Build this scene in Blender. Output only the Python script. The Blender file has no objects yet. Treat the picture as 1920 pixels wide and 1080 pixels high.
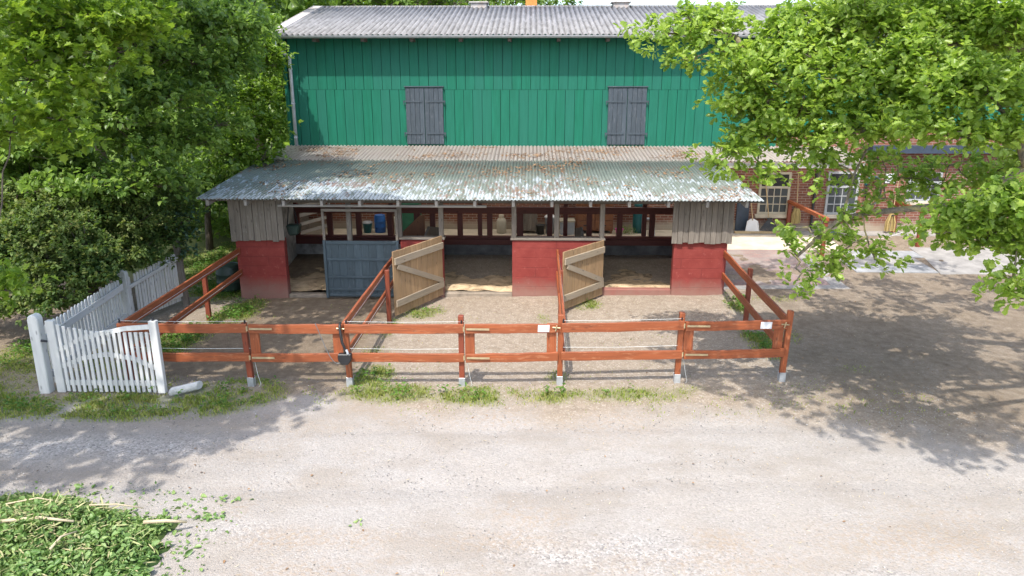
import bpy, math, random
import numpy as np
from mathutils import Vector, Matrix

random.seed(7)
RNG = np.random.default_rng(11)
scene = bpy.context.scene
col = scene.collection
R = math.radians

# ------------------------------------------------------------------ camera, sky, sun, exposure
CAM_H, CAM_F, CAM_PITCH, CAM_YAW = 5.0, 1350.0, 0.281, -0.025
cd = bpy.data.cameras.new('camera')
cam = bpy.data.objects.new('camera', cd)
col.objects.link(cam)
cam.location = (0, 0, CAM_H)
cam.rotation_euler = (math.pi / 2 - CAM_PITCH, 0, -CAM_YAW)
cd.sensor_width = 36.0
cd.lens = 36.0 * CAM_F / 1920.0
cd.clip_start = 0.1
cd.clip_end = 2000
scene.camera = cam

SUNV = Vector((-0.16, -0.56, 1.0)).normalized()
w = bpy.data.worlds.new('World')
scene.world = w
w.use_nodes = True
nt = w.node_tree
sky = nt.nodes.new('ShaderNodeTexSky')
sky.sky_type = 'NISHITA'
sky.sun_disc = False
sky.sun_elevation = math.asin(SUNV.z)
sky.sun_rotation = math.atan2(SUNV.x, SUNV.y)
sky.air_density = 1.0
sky.dust_density = 2.5
sky.ozone_density = 1.0
bg = nt.nodes['Background']
nt.links.new(sky.outputs[0], bg.inputs[0])
bg.inputs[1].default_value = 0.15
sd = bpy.data.lights.new('sun', 'SUN')
sd.energy = 2.05
sd.angle = R(0.53)
sd.color = (1.0, 0.965, 0.915)
sun = bpy.data.objects.new('sun', sd)
col.objects.link(sun)
sun.rotation_euler = SUNV.to_track_quat('Z', 'Y').to_euler()
sun.location = (0, 0, 30)
scene.view_settings.view_transform = 'Standard'
scene.view_settings.look = 'None'
scene.view_settings.exposure = 1.47
scene.view_settings.gamma = 1.0
scene.view_settings.use_curve_mapping = False
scene.cycles.max_bounces = 8
scene.cycles.transparent_max_bounces = 8
scene.cycles.transmission_bounces = 6


def ray(px, py):
    u = (px - 960) / CAM_F
    v = -(py - 540) / CAM_F
    d = np.array([u, math.cos(CAM_PITCH) + v * math.sin(CAM_PITCH), -math.sin(CAM_PITCH) + v * math.cos(CAM_PITCH)])
    c, s = math.cos(CAM_YAW), math.sin(CAM_YAW)
    return np.array([d[0] * c + d[1] * s, -d[0] * s + d[1] * c, d[2]])


def at(px, py, y):
    """world point at distance y on the sight line of a photograph pixel"""
    r = ray(px, py)
    return np.array([0, 0, CAM_H]) + r * (y / r[1])


# ------------------------------------------------------------------ numpy noise
_G = RNG.random((256, 256))


def vnoise(x, y):
    xi = np.floor(x).astype(int)
    yi = np.floor(y).astype(int)
    fx = x - xi
    fy = y - yi
    fx = fx * fx * (3 - 2 * fx)
    fy = fy * fy * (3 - 2 * fy)
    a = _G[xi % 256, yi % 256]
    b = _G[(xi + 1) % 256, yi % 256]
    c = _G[xi % 256, (yi + 1) % 256]
    d = _G[(xi + 1) % 256, (yi + 1) % 256]
    return (a * (1 - fx) + b * fx) * (1 - fy) + (c * (1 - fx) + d * fx) * fy


def fbm(x, y, o=4):
    s = 0
    a = 0.5
    for i in range(o):
        s = s + a * vnoise(x + 17.3 * i, y + 9.1 * i)
        x = x * 2.03
        y = y * 2.03
        a *= 0.5
    return s


def ss(a, b, x):
    t = np.clip((x - a) / (b - a), 0, 1)
    return t * t * (3 - 2 * t)


def ground_h(x, y):
    x = np.asarray(x, float)
    y = np.asarray(y, float)
    tilt = 0.016 * (np.clip(x, -8, 7) + 1) * ss(13.5, 16.5, y) * (1 - ss(17, 21, y))
    ramp = 0.46 * np.clip((y - 17.3) / 4.4, 0, 1)
    return tilt + ramp


def gh(x, y):
    return float(ground_h(x, y))


# ------------------------------------------------------------------ materials
class NT:
    def __init__(self, name):
        m = bpy.data.materials.new(name)
        m.use_nodes = True
        self.m = m
        self.t = m.node_tree
        self.b = self.t.nodes['Principled BSDF']
        self.out = self.t.nodes['Material Output']

    def n(self, typ, **kw):
        nd = self.t.nodes.new('ShaderNode' + typ)
        for k, v in kw.items():
            if k in nd.inputs:
                nd.inputs[k].default_value = v
            else:
                setattr(nd, k, v)
        return nd

    def l(self, a, b):
        self.t.links.new(a, b)

    def obj(self, scale=(1, 1, 1)):
        tc = self.n('TexCoord')
        mp = self.n('Mapping')
        mp.inputs['Scale'].default_value = scale
        self.l(tc.outputs['Object'], mp.inputs[0])
        return mp.outputs[0]

    def attr(self, name, scale=(1, 1, 1)):
        a = self.n('Attribute', attribute_name=name)
        mp = self.n('Mapping')
        mp.inputs['Scale'].default_value = scale
        self.l(a.outputs['Vector'], mp.inputs[0])
        return mp.outputs[0]

    def fac(self, name):
        return self.n('Attribute', attribute_name=name).outputs['Fac']

    def noise(self, vec, scale=5, detail=4, rough=0.55, dist=0):
        nd = self.n('TexNoise')
        nd.inputs['Scale'].default_value = scale
        nd.inputs['Detail'].default_value = detail
        nd.inputs['Roughness'].default_value = rough
        nd.inputs['Distortion'].default_value = dist
        self.l(vec, nd.inputs['Vector'])
        return nd.outputs['Fac']

    def ramp(self, fac, stops, interp='LINEAR'):
        r = self.n('ValToRGB')
        r.color_ramp.interpolation = interp
        e = r.color_ramp.elements
        while len(e) < len(stops):
            e.new(0.5)
        for k, (p, c) in enumerate(stops):
            e[k].position = p
            if isinstance(c, (int, float)):
                c = (c, c, c)
            e[k].color = (*c[:3], 1)
        self.l(fac, r.inputs[0])
        return r.outputs[0]

    def mix(self, fac, a, b, mode='MIX'):
        m = self.n('MixRGB', blend_type=mode)
        for i, v in ((0, fac), (1, a), (2, b)):
            if isinstance(v, (int, float)):
                m.inputs[i].default_value = v if i == 0 else (v, v, v, 1)
            elif isinstance(v, tuple):
                m.inputs[i].default_value = (*v[:3], 1)
            else:
                self.l(v, m.inputs[i])
        return m.outputs[0]

    def math(self, op, a, b=None):
        m = self.n('Math', operation=op)
        for i, v in ((0, a), (1, b)):
            if v is None:
                continue
            if isinstance(v, (int, float)):
                m.inputs[i].default_value = v
            else:
                self.l(v, m.inputs[i])
        return m.outputs[0]

    def bump(self, h, strength=0.3, dist=0.01):
        b = self.n('Bump')
        b.inputs['Strength'].default_value = strength
        b.inputs['Distance'].default_value = dist
        self.l(h, b.inputs['Height'])
        self.l(b.outputs[0], self.b.inputs['Normal'])

    def base(self, c):
        if isinstance(c, tuple):
            self.b.inputs['Base Color'].default_value = (*c[:3], 1)
        else:
            self.l(c, self.b.inputs['Base Color'])

    def rough(self, r):
        if isinstance(r, (int, float)):
            self.b.inputs['Roughness'].default_value = r
        else:
            self.l(r, self.b.inputs['Roughness'])


def mul(c, k):
    return tuple(min(1, v * k) for v in c)


def mat_wood(name, c, dark=0.55, light=1.25, grain=1.0, rough=0.75, wear=None, wear_amt=0.4):
    t = NT(name)
    v = t.attr('gc', (1.2, 26, 26))
    g = t.noise(v, 1.6 * grain, 6, 0.6, 0.6)
    v2 = t.attr('gc', (1.0, 5, 5))
    g2 = t.noise(v2, 0.8, 4)
    c1 = t.ramp(g, [(0.28, mul(c, dark)), (0.5, c), (0.75, mul(c, light))])
    c1 = t.mix(t.ramp(g2, [(0.35, 0.0), (0.68, 0.8)]), c1, mul(c, 0.62))
    rnd = t.n('NewGeometry').outputs['Random Per Island']
    c1 = t.mix(t.math('MULTIPLY', rnd, 0.38), c1, mul(c, 0.5))
    kn = t.n('TexVoronoi')
    kn.inputs['Scale'].default_value = 1.0
    t.l(t.attr('gc', (3.2, 9, 9)), kn.inputs['Vector'])
    c1 = t.mix(t.ramp(kn.outputs['Distance'], [(0.07, 0.75), (0.16, 0.0)]), c1, mul(c, 0.3))
    if wear:
        wv = t.noise(t.attr('gc', (2, 9, 9)), 2.5, 6, 0.7)
        c1 = t.mix(t.ramp(wv, [(0.55, 0.0), (0.68, wear_amt)]), c1, wear)
    t.base(c1)
    t.rough(rough)
    t.bump(g, 0.35, 0.006)
    return t.m


def mat_plain(name, c, rough=0.5, metal=0.0, var=0.25, scale=6, bump=0.1):
    t = NT(name)
    n = t.noise(t.obj(), scale, 5, 0.6)
    t.base(t.ramp(n, [(0.3, mul(c, 1 - var)), (0.7, mul(c, 1 + var * 0.6))]))
    t.rough(rough)
    t.b.inputs['Metallic'].default_value = metal
    if bump:
        t.bump(n, bump, 0.01)
    return t.m


def mat_leaf(name, cols, trans, tw=0.45, gloss=0.35):
    """cols: stops of colour taken at random leaf by leaf"""
    t = NT(name)
    rnd = t.n('NewGeometry').outputs['Random Per Island']
    st = [(i / max(1, len(cols) - 1), c) for i, c in enumerate(cols)]
    c = t.ramp(rnd, st)
    big = t.noise(t.obj(), 0.9, 3)
    c = t.mix(t.ramp(big, [(0.35, 0.0), (0.7, 0.45)]), c, mul(cols[-1], 1.1))
    t.base(c)
    t.rough(gloss)
    t.b.inputs['Specular IOR Level'].default_value = 0.4
    tr = t.n('BsdfTranslucent')
    t.l(t.mix(1.0, c, trans, 'MULTIPLY'), tr.inputs[0])
    mx = t.n('MixShader')
    mx.inputs[0].default_value = tw
    t.l(t.b.outputs[0], mx.inputs[1])
    t.l(tr.outputs[0], mx.inputs[2])
    t.l(mx.outputs[0], t.out.inputs[0])
    return t.m


M = {}
M['fence_red'] = mat_wood('stained_red_wood', (0.34, 0.088, 0.027), 0.42, 1.4, rough=0.6, wear=(0.44, 0.20, 0.10), wear_amt=0.5)
M['fence_red_dark'] = mat_wood('stained_dark_red_wood', (0.27, 0.058, 0.024), 0.6, 1.2, rough=0.6)
M['maroon'] = mat_wood('maroon_timber', (0.13, 0.027, 0.02), 0.6, 1.2, rough=0.6)
M['grey_wood'] = mat_wood('weathered_grey_wood', (0.23, 0.195, 0.16), 0.5, 1.35, rough=0.9, wear=(0.33, 0.30, 0.26), wear_amt=0.5)
M['grey_wood_dark'] = mat_wood('old_grey_wood', (0.15, 0.13, 0.11), 0.5, 1.3, rough=0.9)
M['door_wood'] = mat_wood('raw_pine_boards', (0.40, 0.255, 0.13), 0.55, 1.25, rough=0.85, wear=(0.27, 0.20, 0.13), wear_amt=0.55)
M['door_batten'] = mat_wood('raw_pine_batten', (0.40, 0.32, 0.225), 0.6, 1.2, rough=0.85, wear=(0.28, 0.25, 0.21), wear_amt=0.6)
M['rafter'] = mat_wood('pale_rafter_wood', (0.45, 0.42, 0.39), 0.7, 1.2, rough=0.85)
M['blue_door'] = mat_wood('blue_grey_painted_boards', (0.072, 0.105, 0.125), 0.8, 1.15, rough=0.55, wear=(0.17, 0.2, 0.23), wear_amt=0.35)
M['shutter'] = mat_wood('slate_painted_boards', (0.058, 0.078, 0.096), 0.75, 1.2, rough=0.7, wear=(0.2, 0.21, 0.23), wear_amt=0.35)
M['brown_wood'] = mat_wood('brown_cabinet_wood', (0.27, 0.105, 0.045), 0.7, 1.2, rough=0.5)
M['white_paint'] = mat_wood('white_painted_wood', (0.80, 0.79, 0.75), 0.92, 1.05, rough=0.6, wear=(0.5, 0.49, 0.45), wear_amt=0.35)
M['white_worn'] = mat_wood('worn_white_wood', (0.70, 0.69, 0.66), 0.78, 1.08, rough=0.7, wear=(0.33, 0.31, 0.26), wear_amt=0.8)
M['zinc'] = mat_plain('galvanised_steel', (0.50, 0.52, 0.54), 0.42, 0.55, 0.2, 12)
M['pipe'] = mat_plain('pale_zinc_pipe', (0.55, 0.57, 0.60), 0.5, 0.2, 0.25, 8)
M['strap'] = mat_plain('yellow_zinc_strap', (0.50, 0.40, 0.24), 0.45, 0.5, 0.2, 14)
M['iron'] = mat_plain('dark_iron', (0.05, 0.05, 0.055), 0.5, 0.6)
M['black'] = mat_plain('black_plastic', (0.018, 0.018, 0.02), 0.45)
M['white'] = mat_plain('white_plastic', (0.66, 0.66, 0.67), 0.5, 0, 0.06)
M['window_paint'] = mat_plain('grey_white_window_paint', (0.32, 0.33, 0.335), 0.6, 0, 0.2)
M['cream'] = mat_plain('cream_plastic', (0.40, 0.36, 0.28), 0.5, 0, 0.1)
M['blue_plastic'] = mat_plain('blue_plastic', (0.02, 0.11, 0.36), 0.4, 0, 0.15)
M['teal'] = mat_plain('teal_plastic', (0.01, 0.10, 0.11), 0.45, 0, 0.15)
M['green_metal'] = mat_plain('green_metal', (0.02, 0.13, 0.07), 0.45, 0, 0.15)
M['dark_green'] = mat_plain('dark_green_plastic', (0.02, 0.04, 0.03), 0.5, 0, 0.2)
M['grey_plastic'] = mat_plain('grey_plastic', (0.32, 0.34, 0.37), 0.5, 0, 0.1)
M['pink'] = mat_plain('pink_plastic', (0.55, 0.05, 0.30), 0.5, 0, 0.1)
M['straw'] = mat_wood('straw_bristles', (0.46, 0.34, 0.13), 0.5, 1.3, rough=0.9)
M['ash_wood'] = mat_wood('pale_handle_wood', (0.50, 0.37, 0.20), 0.7, 1.2, rough=0.7)
M['orange'] = mat_plain('orange_clay', (0.60, 0.22, 0.05), 0.8, 0, 0.2, 10)
M['cable'] = mat_plain('grey_cable', (0.14, 0.14, 0.14), 0.6, 0, 0.1)
M['rope'] = mat_plain('pale_rope', (0.6, 0.58, 0.54), 0.9, 0, 0.15, 30)
M['concrete'] = mat_plain('concrete', (0.28, 0.262, 0.238), 0.9, 0, 0.28, 3.5, 0.25)
M['pale_slab'] = mat_plain('pale_slab', (0.28, 0.28, 0.275), 0.9, 0, 0.3, 3.0, 0.25)
M['soil_sill'] = mat_plain('soiled_concrete', (0.26, 0.215, 0.165), 0.9, 0, 0.35, 5, 0.3)
M['floor_conc'] = mat_plain('sandy_concrete', (0.50, 0.43, 0.33), 0.9, 0, 0.25, 2.5, 0.25)
M['cut_wood'] = mat_wood('peeled_branch_wood', (0.55, 0.46, 0.30), 0.7, 1.2, rough=0.8)
M['stone'] = mat_plain('pebble_stone', (0.40, 0.375, 0.35), 0.9, 0, 0.5, 60, 0)


def mat_bark(name, c, lichen=None):
    t = NT(name)
    n = t.noise(t.obj((3, 3, 1)), 9, 7, 0.65)
    cc = t.ramp(n, [(0.3, mul(c, 0.45)), (0.7, mul(c, 1.35))])
    if lichen:
        k = t.noise(t.obj(), 6, 5, 0.6)
        cc = t.mix(t.ramp(k, [(0.5, 0.0), (0.62, 0.85)]), cc, lichen)
    t.base(cc)
    t.rough(0.95)
    t.bump(n, 0.8, 0.02)
    return t.m


M['bark'] = mat_bark('grey_bark', (0.12, 0.095, 0.07))
M['bark_oak'] = mat_bark('lichen_oak_bark', (0.19, 0.16, 0.12), (0.36, 0.30, 0.13))
M['oak_leaf'] = mat_leaf('oak_leaves', [(0.11, 0.195, 0.03), (0.19, 0.305, 0.045), (0.27, 0.385, 0.065), (0.36, 0.46, 0.10)], (1.55, 1.55, 0.95), 0.5)
M['maple_leaf'] = mat_leaf('maple_leaves', [(0.09, 0.165, 0.022), (0.16, 0.265, 0.03), (0.28, 0.375, 0.05)], (1.5, 1.55, 0.9), 0.5)
M['dark_leaf'] = mat_leaf('dark_tree_leaves', [(0.085, 0.155, 0.04), (0.14, 0.235, 0.05), (0.23, 0.33, 0.065)], (1.45, 1.5, 0.95), 0.48)
M['hazel_leaf'] = mat_leaf('bright_bush_leaves', [(0.07, 0.145, 0.014), (0.13, 0.225, 0.02), (0.19, 0.29, 0.035)], (1.5, 1.5, 0.85), 0.45)
M['hedge_leaf'] = mat_leaf('hedge_leaves', [(0.036, 0.078, 0.022), (0.066, 0.135, 0.031), (0.105, 0.185, 0.04), (0.20, 0.22, 0.055)], (1.3, 1.4, 0.6), 0.4, 0.6)
M['far_leaf'] = mat_leaf('far_tree_leaves', [(0.06, 0.12, 0.018), (0.13, 0.21, 0.028)], (1.4, 1.5, 0.7), 0.4)
M['ivy_leaf'] = mat_leaf('blue_green_leaves', [(0.05, 0.10, 0.06), (0.10, 0.17, 0.10)], (1.1, 1.3, 0.9), 0.3, 0.3)
M['clip_leaf'] = mat_leaf('cut_leaves', [(0.06, 0.14, 0.03), (0.13, 0.24, 0.06), (0.20, 0.31, 0.11), (0.27, 0.36, 0.12)], (1.3, 1.4, 0.7), 0.3, 0.4)
M['grass'] = mat_leaf('grass_blades', [(0.13, 0.225, 0.025), (0.24, 0.34, 0.045), (0.33, 0.38, 0.085), (0.40, 0.35, 0.16)], (1.3, 1.4, 0.6), 0.35, 0.6)
M['weed'] = mat_leaf('weed_leaves', [(0.045, 0.12, 0.015), (0.09, 0.19, 0.025), (0.13, 0.23, 0.03)], (1.3, 1.4, 0.6), 0.35, 0.5)
M['stalk'] = mat_leaf('cut_stalks', [(0.16, 0.24, 0.06), (0.34, 0.36, 0.16), (0.42, 0.36, 0.2)], (1, 1, 0.7), 0.1, 0.6)
M['dead_leaf'] = mat_leaf('dead_leaves', [(0.10, 0.055, 0.028), (0.22, 0.125, 0.06), (0.33, 0.21, 0.11)], (1, 0.9, 0.6), 0.1, 0.8)
M['chaff'] = mat_leaf('straw_chaff', [(0.30, 0.22, 0.12), (0.46, 0.36, 0.2), (0.55, 0.47, 0.32)], (1, 1, 0.8), 0.1, 0.8)


def m_ground():
    t = NT('ground_gravel_and_soil')
    o = t.obj()
    fine = t.noise(o, 55, 6, 0.75)
    med = t.noise(o, 6, 6, 0.6)
    low = t.noise(o, 0.55, 4, 0.55)
    vor = t.n('TexVoronoi')
    vor.inputs['Scale'].default_value = 42
    vor.inputs['Randomness'].default_value = 1
    t.l(o, vor.inputs['Vector'])
    sep = t.n('SeparateColor')
    t.l(vor.outputs['Color'], sep.inputs[0])
    peb = t.ramp(sep.outputs[0], [(0.0, (0.16, 0.15, 0.145)), (0.22, (0.28, 0.262, 0.248)), (0.6, (0.345, 0.323, 0.300)), (1.0, (0.46, 0.438, 0.415))])
    dust = t.ramp(fine, [(0.3, (0.265, 0.243, 0.220)), (0.7, (0.365, 0.338, 0.310))])
    coarse = t.fac('coarse')
    pf = t.math('MULTIPLY', t.ramp(med, [(0.25, 0.25), (0.75, 0.75)]), 1.0)
    grav = t.mix(t.math('MAXIMUM', t.math('MULTIPLY', pf, 0.5), coarse), dust, peb)
    grav = t.mix(t.ramp(low, [(0.35, 0.0), (0.65, 0.45)]), grav, t.mix(1.0, grav, (0.94, 0.89, 0.83), 'MULTIPLY'))
    straw = t.ramp(t.math('MULTIPLY', t.fac('straw'), t.ramp(t.noise(o, 16, 6, 0.75), [(0.42, 0.0), (0.62, 1.0)])), [(0.08, 0.0), (0.7, 0.62)])
    earth = t.noise(t.obj((0.5, 0.9, 1)), 1.1, 7, 0.68)
    grav = t.mix(t.ramp(earth, [(0.47, 0.0), (0.62, 0.75)]), grav, t.ramp(fine, [(0.3, (0.215, 0.185, 0.155)), (0.7, (0.32, 0.285, 0.245))]))
    spk = t.noise(o, 26, 6, 0.8)
    grav = t.mix(t.ramp(spk, [(0.58, 0.0), (0.68, 0.55)]), grav, (0.19, 0.17, 0.15))
    grav = t.mix(straw, grav, (0.30, 0.225, 0.155))
    soil = t.ramp(t.mix(0.5, med, fine), [(0.3, (0.175, 0.135, 0.095)), (0.5, (0.26, 0.21, 0.158)), (0.68, (0.345, 0.29, 0.228))])
    soil = t.mix(t.math('MULTIPLY', t.ramp(sep.outputs[1], [(0.8, 0.0), (0.9, 1.0)]), 0.35), soil, (0.5, 0.46, 0.4))
    c = t.mix(t.fac('soil_and_furrow'), grav, soil)
    dsoil_shade = t.ramp(t.mix(0.5, med, fine), [(0.3, (0.095, 0.070, 0.047)), (0.5, (0.17, 0.130, 0.090)), (0.7, (0.265, 0.21, 0.15))])
    c = t.mix(t.fac('dark'), c, dsoil_shade)
    mossy = t.ramp(fine, [(0.3, (0.07, 0.10, 0.025)), (0.7, (0.17, 0.2, 0.06))])
    c = t.mix(t.fac('green'), c, mossy)
    t.base(c)
    t.rough(0.95)
    t.b.inputs['Specular IOR Level'].default_value = 0.15
    h = t.math('ADD', fine, t.math('MULTIPLY', vor.outputs['Distance'], -1.2))
    t.bump(h, 0.55, 0.012)
    return t.m


M['ground'] = m_ground()


def m_bedding():
    t = NT('sand_and_straw_bedding')
    o = t.obj()
    a = t.noise(o, 2.4, 6, 0.65, 1.2)
    f = t.noise(o, 40, 5, 0.7)
    c = t.ramp(a, [(0.36, (0.17, 0.125, 0.075)), (0.47, (0.44, 0.32, 0.19)), (0.66, (0.62, 0.48, 0.30))])
    c = t.mix(0.35, c, t.ramp(f, [(0.3, 0.12), (0.7, 0.55)]), 'OVERLAY')
    t.base(c)
    t.rough(0.95)
    t.bump(f, 0.5, 0.015)
    return t.m


M['bedding'] = m_bedding()


def m_redwall():
    t = NT('red_painted_blocks')
    o = t.obj()
    n = t.noise(o, 3, 6, 0.65)
    f = t.noise(o, 30, 5, 0.7)
    c = t.ramp(n, [(0.3, (0.185, 0.031, 0.026)), (0.7, (0.245, 0.050, 0.041))])
    sx = t.n('SeparateXYZ')
    t.l(o, sx.inputs[0])
    z = sx.outputs[2]
    # block joints: uneven, half worn away
    br = t.n('TexBrick')
    cb = t.n('CombineXYZ')
    t.l(sx.outputs[0], cb.inputs[0])
    t.l(z, cb.inputs[1])
    mp = t.n('Mapping')
    mp.inputs['Location'].default_value = (0.13, -0.02, 0)
    t.l(cb.outputs[0], mp.inputs[0])
    t.l(mp.outputs[0], br.inputs[0])
    br.inputs['Scale'].default_value = 1
    br.inputs['Brick Width'].default_value = 0.98
    br.inputs['Row Height'].default_value = 0.235
    br.inputs['Mortar Size'].default_value = 0.014
    br.inputs['Mortar Smooth'].default_value = 0.4
    jm = t.math('MULTIPLY', br.outputs['Fac'], t.ramp(t.noise(o, 1.7, 3), [(0.40, 0.0), (0.56, 0.5)]))
    c = t.mix(jm, c, (0.13, 0.03, 0.027))
    c = t.mix(t.ramp(t.noise(o, 9, 6, 0.75), [(0.60, 0.0), (0.66, 0.5)]), c, (0.34, 0.11, 0.095))
    # dried mud splash near the bottom and chalky scuffs
    zz = t.math('ADD', z, t.math('MULTIPLY', t.math('SUBTRACT', n, 0.5), 0.55))
    c = t.mix(t.ramp(zz, [(0.08, 0.75), (0.50, 0.0)]), c, (0.27, 0.17, 0.135))
    c = t.mix(t.ramp(f, [(0.68, 0.0), (0.75, 0.35)]), c, (0.42, 0.22, 0.19))
    t.base(c)
    t.rough(0.8)
    t.b.inputs['Specular IOR Level'].default_value = 0.2
    h = t.math('SUBTRACT', t.math('MULTIPLY', f, 0.3), br.outputs['Fac'])
    t.bump(h, 0.35, 0.006)
    return t.m


M['redwall'] = m_redwall()


def m_greenwall():
    t = NT('green_painted_boards')
    v = t.attr('gc', (0.7, 9, 9))
    g = t.noise(v, 1.5, 5, 0.6, 0.3)
    c = t.ramp(g, [(0.3, (0.007, 0.105, 0.060)), (0.7, (0.011, 0.148, 0.090))])
    rnd = t.n('NewGeometry').outputs['Random Per Island']
    c = t.mix(t.math('MULTIPLY', rnd, 0.6), c, (0.020, 0.125, 0.092))
    st = t.noise(t.obj((3, 3, 0.5)), 1.2, 5, 0.7)
    c = t.mix(t.ramp(st, [(0.52, 0.0), (0.72, 0.3)]), c, (0.022, 0.13, 0.095))
    t.base(c)
    t.rough(0.6)
    t.b.inputs['Specular IOR Level'].default_value = 0.2
    t.bump(g, 0.15, 0.005)
    return t.m


M['greenwall'] = m_greenwall()
M['seam'] = mat_plain('dark_green_backing', (0.004, 0.035, 0.022), 0.9, 0, 0.1)


def m_brick():
    t = NT('red_brick')
    o = t.obj()
    sx = t.n('SeparateXYZ')
    t.l(o, sx.inputs[0])
    cb = t.n('CombineXYZ')
    t.l(sx.outputs[0], cb.inputs[0])
    t.l(sx.outputs[2], cb.inputs[1])
    br = t.n('TexBrick')
    t.l(cb.outputs[0], br.inputs[0])
    br.inputs['Scale'].default_value = 1
    br.inputs['Brick Width'].default_value = 0.24
    br.inputs['Row Height'].default_value = 0.078
    br.inputs['Mortar Size'].default_value = 0.007
    br.inputs['Color1'].default_value = (0.20, 0.062, 0.034, 1)
    br.inputs['Color2'].default_value = (0.11, 0.037, 0.025, 1)
    br.inputs['Mortar'].default_value = (0.30, 0.26, 0.21, 1)
    n = t.noise(o, 1.2, 5, 0.6)
    c = t.mix(t.ramp(n, [(0.4, 0.0), (0.7, 0.5)]), br.outputs[0], (0.22, 0.10, 0.06))
    z = sx.outputs[2]
    pl = t.ramp(t.math('ADD', z, t.math('MULTIPLY', n, 0.35)), [(0.80, 0.8), (0.98, 0.0)])
    c = t.mix(pl, c, (0.34, 0.29, 0.22))
    t.base(c)
    t.rough(0.9)
    t.bump(br.outputs['Fac'], -0.5, 0.008)
    return t.m


M['brick'] = m_brick()


def m_paver():
    t = NT('red_brick_paving')
    o = t.obj()
    br = t.n('TexBrick')
    t.l(o, br.inputs[0])
    br.inputs['Scale'].default_value = 1
    br.inputs['Brick Width'].default_value = 0.2
    br.inputs['Row Height'].default_value = 0.1
    br.inputs['Mortar Size'].default_value = 0.006
    br.inputs['Color1'].default_value = (0.25, 0.15, 0.13, 1)
    br.inputs['Color2'].default_value = (0.19, 0.145, 0.135, 1)
    br.inputs['Mortar'].default_value = (0.22, 0.20, 0.17, 1)
    n = t.noise(o, 1.4, 5, 0.6)
    c = t.mix(t.ramp(n, [(0.4, 0.0), (0.65, 0.75)]), br.outputs[0], (0.28, 0.245, 0.215))
    t.base(c)
    t.rough(0.9)
    t.bump(br.outputs['Fac'], -0.3, 0.006)
    return t.m


M['paver'] = m_paver()


def m_shedroof():
    t = NT('flaking_green_sheet_metal')
    o = t.obj()
    sx = t.n('SeparateXYZ')
    t.l(o, sx.inputs[0])
    y = sx.outputs[1]
    green = t.ramp(t.noise(o, 1.0, 4), [(0.3, (0.125, 0.152, 0.122)), (0.7, (0.185, 0.205, 0.168))])
    # paint has come off in flakes, worst over the lower half of the sheets
    fl = t.noise(t.obj((6.5, 1.7, 1)), 1.3, 6, 0.68, 0.5)
    big = t.noise(t.obj((0.5, 0.9, 1)), 1.0, 3)
    wy = t.n('MapRange')
    wy.inputs[1].default_value = 16.0 - 18.2
    wy.inputs[2].default_value = 19.4 - 18.2
    wy.inputs[3].default_value = 0.12
    wy.inputs[4].default_value = -0.17
    t.l(y, wy.inputs[0])
    k = t.math('ADD', fl, t.math('ADD', wy.outputs[0], t.math('MULTIPLY', t.math('SUBTRACT', big, 0.5), 0.35)))
    c = t.mix(t.ramp(k, [(0.515, 0.0), (0.56, 1.0)]), green, (0.33, 0.365, 0.375))
    ru = t.noise(t.obj((8, 1.8, 1)), 1.7, 6, 0.7)
    rb = t.noise(t.obj((0.35, 0.6, 1)), 1.3, 3)
    rk = t.math('ADD', ru, t.math('MULTIPLY', t.math('SUBTRACT', rb, 0.5), 0.5))
    c = t.mix(t.ramp(rk, [(0.57, 0.0), (0.62, 0.8)]), c, (0.17, 0.095, 0.06))
    c = furrow_tone(t, o, c, 0.084, -7.55 + 1.2, (0.075, 0.085, 0.07), 0.7)
    t.base(c)
    t.rough(0.6)
    return t.m





def furrow_tone(t, o, c, pitch, x0, soil_and_furrow, amt):
    """darkens the furrows of a corrugated sheet, broken along its length"""
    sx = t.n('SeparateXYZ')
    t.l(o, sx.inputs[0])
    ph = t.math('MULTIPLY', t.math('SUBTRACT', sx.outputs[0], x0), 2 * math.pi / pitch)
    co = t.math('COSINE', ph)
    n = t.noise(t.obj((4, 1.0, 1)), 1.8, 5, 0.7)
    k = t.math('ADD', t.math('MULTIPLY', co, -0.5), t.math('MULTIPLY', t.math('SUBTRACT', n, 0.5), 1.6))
    return t.mix(t.ramp(k, [(0.12, 0.0), (0.5, amt)]), c, soil_and_furrow)


def m_strip(name, a, b, stain, k0=0.5, pitch=0, x0=0):
    t = NT(name)
    o = t.obj()
    n = t.noise(t.obj((2, 0.8, 1)), 1.6, 6, 0.65)
    c = t.ramp(n, [(0.3, a), (0.7, b)])
    s = t.noise(t.obj((3, 1.2, 1)), 1.1, 6, 0.7)
    c = t.mix(t.ramp(s, [(k0, 0.0), (k0 + 0.15, 0.6)]), c, stain)
    f = t.noise(o, 24, 5, 0.7)
    c = t.mix(t.ramp(f, [(0.56, 0.0), (0.66, 0.5)]), c, mul(stain, 0.7))
    if pitch:
        c = furrow_tone(t, o, c, pitch, x0, mul(stain, 0.45), 0.75)
    t.base(c)
    t.rough(0.85)
    t.bump(f, 0.2, 0.008)
    return t.m


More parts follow.
